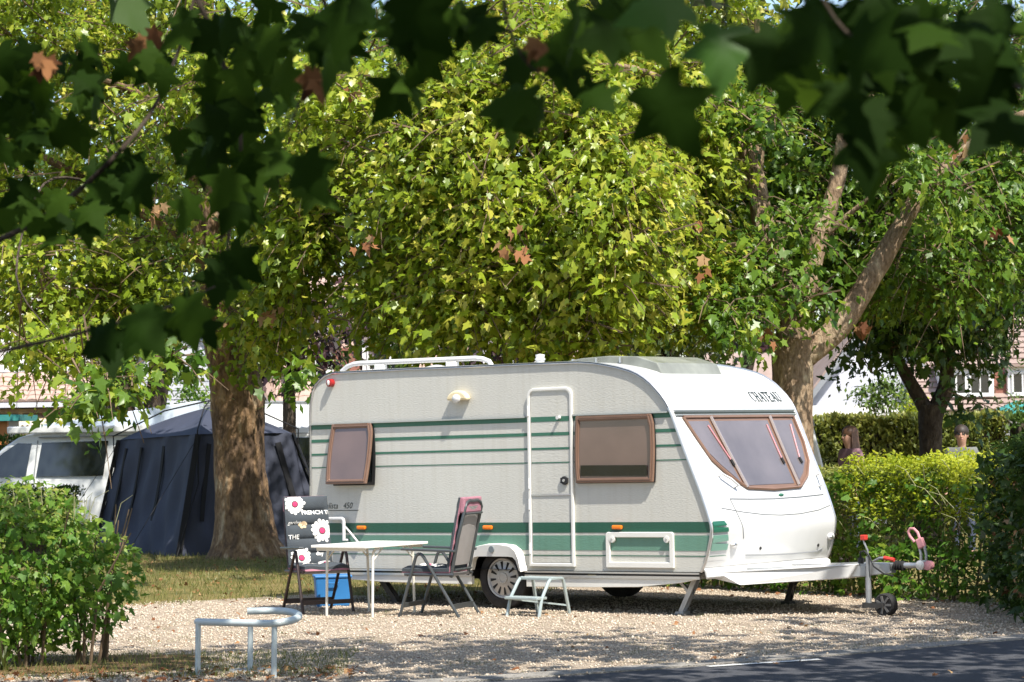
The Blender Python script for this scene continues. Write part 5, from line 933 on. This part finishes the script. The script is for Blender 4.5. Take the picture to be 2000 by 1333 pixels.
GA = thing('garage', (9.35,72,0), 0, 'low flat white-roofed garage behind the conifer hedge', 'garage'); MB().box(-1.2,1.3,0,4,0,2.1).build('wall', M['wallgrey'], GA); MB().box(-1.4,1.45,-.4,4.2,2.1,2.40).build('roof', M['wallwhite'], GA); MB().box(-.9,.9,-.02,0,.05,1.95).build('door', M['wallwhite'], GA)
R2 = thing('house', (9.0,82,0), 0, 'low brown-tiled roof end beside the forked tree trunk', 'house'); MB().box(-3,1.2,0,6,0,2.4).build('wall', M['wallwhite'], R2); MB().add([(-3.2,-.4,2.35),(1.5,-.4,2.35),(.3,3,4.3),(-3.2,3,4.3),(-3.2,6.4,2.35),(1.5,6.4,2.35)], [(0,1,2,3),(3,2,5,4),(1,5,2),(0,3,4)]).build('roof', M['tile2'], R2)
SH = thing('garden_shed', (-11.0,54.2,0), 0, 'small timber shed with green roof at the far hedge', 'shed'); MB().box(-1.2,.25,0,1.5,0,2.2).build('wall', M['vangrey'], SH); MB().box(.10,.30,-.05,.12,0,2.2).build('post', M['timber'], SH); MB().box(-1.4,.62,-.3,1.7,2.2,2.33).build('roof', M['tealcloth'], SH); MB().box(-.6,-.05,-.03,0,1.0,1.9).build('window', M['vanglass'], SH)
LP = thing('street_lamp', (-5.02,58,0), 0, 'slim grey-green lamp post in front of the tile-roofed house', 'lamp post'); MB().tube([(.0,0,0),(.0,0,1.2),(-.02,0,3.2),(-.03,0,5.2)], [.085,.075,.06,.05], 10).build('pole', M['lamppost'], LP, smooth=True); MB().lathe((-.03,0,5.15), (0,0,1), [(0,.06),(.05,.22),(.22,.26),(.36,.10),(.38,.0)], 14).build('lantern', M['vanglass'], LP, smooth=True)

# ------------------------------------------------------------------ two people beyond the hedge
def person(loc_, rz, label, h, hair, shirt, long_hair):
    t = thing('person', loc_, rz, label, 'person', 'people beyond the hedge'); s = h/1.72       # local -y is the way the person faces
    J = {'pel':(0,0,.93),'waist':(0,.0,1.07),'chest':(0,.01,1.27),'neck0':(0,.012,1.40),'neck':(0,.0,1.455),'skull0':(0,-.022,1.525),'skull':(0,-.008,1.60),'crown':(0,.0,1.655),
         'shL':(.165,.01,1.385),'elL':(.225,.03,1.10),'wrL':(.21,-.07,.87),'haL':(.205,-.10,.79),'shR':(-.165,.01,1.385),'elR':(-.225,.03,1.10),'wrR':(-.21,-.07,.87),'haR':(-.205,-.10,.79),
         'hiL':(.095,0,.87),'knL':(.10,-.02,.48),'anL':(.10,.02,.09),'toL':(.11,-.15,.035),'hiR':(-.095,0,.87),'knR':(-.10,.04,.48),'anR':(-.10,.09,.09),'toR':(-.11,-.07,.035)}
    Rr = {'pel':(.15,.105),'waist':(.13,.09),'chest':(.155,.105),'neck0':(.075,.06),'neck':(.052,.055),'skull0':(.064,.085),'skull':(.085,.108),'crown':(.066,.088),'sh':(.055,.055),'el':(.040,.040),'wr':(.028,.028),'ha':(.038,.022),'hi':(.085,.085),'kn':(.058,.058),'an':(.042,.042),'to':(.045,.03)}
    E_ = [('pel','waist'),('waist','chest'),('chest','neck0'),('neck0','neck'),('neck','skull0'),('skull0','skull'),('skull','crown')]
    for q in 'LR': E_ += [('chest','sh'+q),('sh'+q,'el'+q),('el'+q,'wr'+q),('wr'+q,'ha'+q),('pel','hi'+q),('hi'+q,'kn'+q),('kn'+q,'an'+q),('an'+q,'to'+q)]
    def skin_mesh(name, edges, grow, material, sub=2):
        keys = sorted({k for e in edges for k in e}, key=lambda k: (k != 'pel' and k != 'chest', k)); me = bpy.data.meshes.new(name); me.from_pydata([tuple(c*s for c in J[k]) for k in keys], [(keys.index(a), keys.index(c)) for a, c in edges], []); me.materials.append(material)
        o = link(name, me, t); md = o.modifiers.new('skin', 'SKIN'); md.use_smooth_shade = True; sv = me.skin_vertices[0].data
        for i, k in enumerate(keys):
            r = Rr.get(k) or Rr[k[:2]]; sv[i].radius = (r[0]*s*grow, r[1]*s*grow)
        sv[0].use_root = True; sd = o.modifiers.new('sub', 'SUBSURF'); sd.levels = sub; sd.render_levels = sub; return o
    body = skin_mesh('body', E_, 1.0, M['skin'])
    J['slL'] = (.205,.022,1.20); J['slR'] = (-.205,.022,1.20); Rr['sl'] = (.052,.052); J['hem'] = (0,0,.84); Rr['hem'] = (.16,.115); J['col'] = (0,.012,1.425); Rr['col'] = (.085,.07); J['belt'] = (0,0,1.02); Rr['belt'] = (.135,.095)
    skin_mesh('shirt', [('hem','waist'),('waist','chest'),('chest','col'),('chest','shL'),('shL','slL'),('chest','shR'),('shR','slR')], 1.2, M[shirt])
    skin_mesh('trousers', [('belt','pel'),('pel','hiL'),('hiL','knL'),('knL','anL'),('pel','hiR'),('hiR','knR'),('knR','anR')], 1.10, M['denim'])
    for q in 'LR': MB().ball([c*s for c in (J['to'+q][0], J['to'+q][1]+.06, .045)], (.05,.13,.045)).build('shoe', M['shoe'], t, smooth=True)
    hd = Vector(J['skull'])*s; b = MB(); b.ball(hd+Vector((0,.020,.034)), (.094*s,.112*s,.094*s), 18, 12)
    if long_hair:
        b.grid(lambda a, q: hd+Vector((math.cos(R_(-25+230*a))*(.094+.026*q)*s, (math.sin(R_(-25+230*a))*(.10+.02*q)+.02)*s, (.03-.20*q)*s)), 16, 6); b.grid(lambda a, q: hd+Vector((math.cos(R_(-25+230*a))*(.070+.020*q)*s, (math.sin(R_(-25+230*a))*(.08+.01*q)+.02)*s, (.03-.195*q)*s)), 16, 6)
    b.build('hair', M[hair], t, smooth=True)
    MB().add([hd+Vector((0,-.125,-.035)), hd+Vector((.017,-.092,-.04)), hd+Vector((-.017,-.092,-.04)), hd+Vector((0,-.09,.015)), hd+Vector((0,-.09,-.055))], [(0,1,3),(0,3,2),(0,4,1),(0,2,4)]).build('nose', M['skin'], t)
    for q in (-1,1):
        MB().ball(hd+Vector((q*.078,.01,-.02)), (.012,.022,.030), 8, 6).build('ear', M['skin'], t, smooth=True); MB().ball(hd+Vector((q*.030,-.084,.0)), (.012,.008,.007), 8, 6).build('eye', M['black'], t, smooth=True)
        MB().beam(hd+Vector((q*.012,-.098,.004)), hd+Vector((q*.055,-.088,.004)), .004, .022).build('glasses_lens', M['vanglass'], t)
    MB().ball(hd+Vector((0,-.088,-.062)), (.024,.007,.007), 8, 6).build('mouth', M['pink'], t, smooth=True)
    for q in 'LR':               # five fingers on each relaxed hand
        hb = Vector(J['ha'+q])*s; sg = 1 if q == 'L' else -1; fb = MB()
        for k, L in enumerate((.062,.072,.068,.052)): y = -.028+k*.019; fb.tube([hb+Vector((0,y,-.02)), hb+Vector((-sg*.006,y-.004,-.02-L*.55)), hb+Vector((-sg*.022,y-.006,-.02-L))], [.009,.008,.006], 6)
        fb.tube([hb+Vector((-sg*.005,-.03,.02)), hb+Vector((-sg*.02,-.055,-.01)), hb+Vector((-sg*.026,-.062,-.036))], [.010,.009,.007], 6); fb.build('fingers', M['skin'], t, smooth=True)
    return t
person((4.46,34.0,.0), R_(-62), 'person with shoulder-length brown hair and mauve t-shirt behind the hedge', 1.81, 'hairbrown', 'shirt_m', True)
person((5.98,34.2,.0), R_(-12), 'person with short dark hair, sunglasses and grey t-shirt behind the hedge', 1.80, 'hairdark', 'shirt_g', False)

# ------------------------------------------------------------------ plane tree overhanging the road: its crown shades the road, low branches hang into view
FT = thing('plane_tree', (3.4,-3.2,0), 0, 'plane tree whose dark low branches overhang the road', 'tree')
limb('trunk', [(0,0,-.02),(.02,.05,.6),(-.05,.1,2.4),(-.1,.3,4.4),(0,.6,7)], [.6,.42,.36,.33,.26], 0, M['bark'], FT, 16, .04)
FL = np.array(FT.location)
for pts, r in (([(3.3,-2.9,4.0),(2.4,2,5.6),(1.6,8,6.6),(1.0,14,7.0)], .20), ([(3.3,-2.8,3.6),(0,1.5,5.0),(-3.5,6,5.8),(-5.0,12,6.2)], .17), ([(3.4,-2.7,4.4),(5,3,5.8),(6.4,10,6.4),(7.2,16,6.6)], .16)): limb('limb', [Vector(p)-FT.location for p in pts], r, r*.3, M['bark'], FT, 9)
def over(n, x0, x1, y0, y1, zlo, zhi):
    X = rng.uniform(x0,x1,n); Y = rng.uniform(y0,y1,n); lim = np.maximum(zlo, 1.8+.178*Y+.45); return np.stack([X,Y,lim+rng.random(n)*(zhi-zlo)],1)
C = np.concatenate([over(520,-7,8,-9,0,3.6,6.5), over(620,-4.5,5.5,-2,12,4.2,7.2), over(470,-4.0,7.5,11,17.4,4.9,7.3), over(130,4.9,8.5,9,20,4.4,7.0), over(120,-1.5,6.5,16.6,18.3,5.0,7.0), over(170,6.1,9.0,17.5,21.5,4.2,7.0)]); D = norm(rng.normal(size=C.shape)*[1,1,.4]+[0,0,.1]); C, D = thin(C, D, -7, -2.4, 18.6, 22, .30, 2.2); C, D = thin(C, D, -2.4, 6, 18, 23, .72, 2.2, 1)  # unseen clusters behind camera and far right added to shade hanging leaves and hedge
off(crown(FT, C, D, 15, .55, .25, M['leafdark'], tint0=.5)[0], FT)
# the leaves that hang into view, one by one
V_ = [(0,0),(.10,-.09),(.24,-.12),(.40,-.06),(.33,.03),(.27,.13),(.36,.20),(.46,.26),(.62,.40),(.50,.43),(.40,.46),(.27,.48),(.22,.55),(.25,.66),(.16,.74),(.10,.86),(0,1.05)]
out = V_ + [(-x,y) for x,y in V_[-2:0:-1]]; cz_ = lambda x, y: .04-.32*x*x-.25*(y-.2)**2+.03*math.sin(7*x)
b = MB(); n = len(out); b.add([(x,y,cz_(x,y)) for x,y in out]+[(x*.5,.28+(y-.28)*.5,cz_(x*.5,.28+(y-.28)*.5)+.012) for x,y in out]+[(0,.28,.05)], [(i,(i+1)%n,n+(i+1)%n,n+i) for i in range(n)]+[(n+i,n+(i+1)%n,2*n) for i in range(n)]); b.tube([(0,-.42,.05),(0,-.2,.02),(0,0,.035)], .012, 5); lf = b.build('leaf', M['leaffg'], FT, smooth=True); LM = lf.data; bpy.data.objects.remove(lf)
def hang(parent, p, size, spin=None):
    o = link('leaf', LM, parent); tip = Vector((random.gauss(0,.55), random.gauss(-.15,.4), random.gauss(-.75,.35))).normalized() if spin is None else Vector(spin).normalized()
    nr = Vector((random.gauss(0,.45), -1+random.gauss(0,.4), random.gauss(.35,.4))); x = tip.cross(nr).normalized(); nz = x.cross(tip)
    o.matrix_local = Matrix.Translation(Vector(p)-FT.location) @ Matrix((x, tip, nz)).transposed().to_4x4() @ Matrix.Scale(size, 4); return o
def branch(path, Y, r):
    P = [at(x,y,Y+d)-FT.location for x,y,d in path]; return limb('branch', P, r, r*.35, M['barkdark'], FT, 7, .06)
SPR = [ # branch path in photo pixels with depth change, base depth, radius, leaf size, leaf groups (x, y, spread x, spread y, count)
 ([(-150,520,0),(60,440,0),(230,300,0),(330,150,.2),(420,-150,.4)], 8.6, .012, .128, [(60,90,90,90,7),(60,250,80,60,6),(70,400,90,55,8),(170,200,70,80,6),(220,330,70,50,6),(290,110,50,70,4),(150,420,70,25,4),(20,160,40,120,5)]),
 ([(330,-120,0),(420,80,0),(470,260,0),(450,420,.1),(440,560,.1)], 8.2, .010, .128, [(430,70,70,60,6),(520,60,60,50,6),(440,190,60,50,6),(420,290,60,50,7),(470,350,45,50,5),(400,400,35,30,2),(430,520,25,35,3),(530,180,40,60,4),(560,320,35,40,3)]),
 ([(-60,700,0),(120,660,0),(300,610,.1),(420,560,.3)], 7.4, .007, .13, [(300,625,60,25,3),(370,600,45,25,3),(210,650,30,15,2)]),
 ([(560,-150,0),(640,30,0),(600,160,0),(560,260,0)], 6.4, .007, .13, [(640,90,50,60,5),(620,20,60,30,4),(580,330,40,40,3),(700,60,40,60,3)]),
 ([(980,-180,0),(985,10,0),(1020,110,0),(1080,170,.1)], 6.0, .006, .12, [(760,60,60,50,4),(840,90,60,50,5),(780,160,50,25,4),(1000,80,60,50,5),(980,190,45,22,3),(1090,110,45,45,4),(1150,60,40,50,3),(1060,230,30,25,3),(1130,190,40,30,3),(900,30,70,30,4)]),
 ([(1420,-160,0),(1415,0,0),(1415,50,0)], 4.9, .004, .135, [(1200,60,40,60,3),(1240,180,35,25,2)]),
 ([(2150,150,0),(1950,170,0),(1800,120,0),(1650,60,0),(1560,-100,0)], 5.0, .007, .135, [(1500,60,40,40,3),(1590,110,60,60,5),(1660,200,45,50,4),(1720,60,60,50,5),(1800,180,60,50,6),(1850,60,70,50,5),(1930,120,60,60,5),(1960,230,40,30,2),(1690,260,30,20,2),(1780,20,90,25,4),(2000,40,60,60,4)]),
 ([(1200,-160,0),(1300,-60,0),(1480,-40,0),(1700,-60,0)], 5.6, .006, .135, [(1150,5,70,22,4),(1620,10,70,25,4),(600,5,100,22,4),(820,0,120,18,5)])]
for path, Y, r, size, groups in SPR:
    br = branch(path, Y, r)
    for gx, gy, sx_, sy_, cnt in groups:
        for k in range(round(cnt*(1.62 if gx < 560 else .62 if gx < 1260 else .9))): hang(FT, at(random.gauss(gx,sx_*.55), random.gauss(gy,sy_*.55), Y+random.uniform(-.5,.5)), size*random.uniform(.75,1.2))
lit = leaf_mat('overhanging_leaf_sun_toned', (.05,.13,.015), (.05,.13,.015), (.06,.15,.02), .4)  # lighter leaf copy: sunlight on two leaves put into their colour
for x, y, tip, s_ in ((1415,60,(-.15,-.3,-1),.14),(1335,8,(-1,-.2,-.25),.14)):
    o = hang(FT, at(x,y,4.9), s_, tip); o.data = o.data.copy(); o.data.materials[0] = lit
for x, y, Y in ((275,75,8),(85,110,8),(608,150,6.4),(1040,85,6)):        # a few withered leaves among them
    P = np.array(at(x,y,Y))+rng.normal(0,.012,(4,3)); off(leaves('withered_leaf', P, rng.normal(0,.25,(4,3))+[0,0,-1], rng.normal(0,.5,(4,3))+[0,-1,0], rng.uniform(.06,.09,4), rng.uniform(.1,.8,4), M['deadleaf'], 'plane', FT, False), FT)
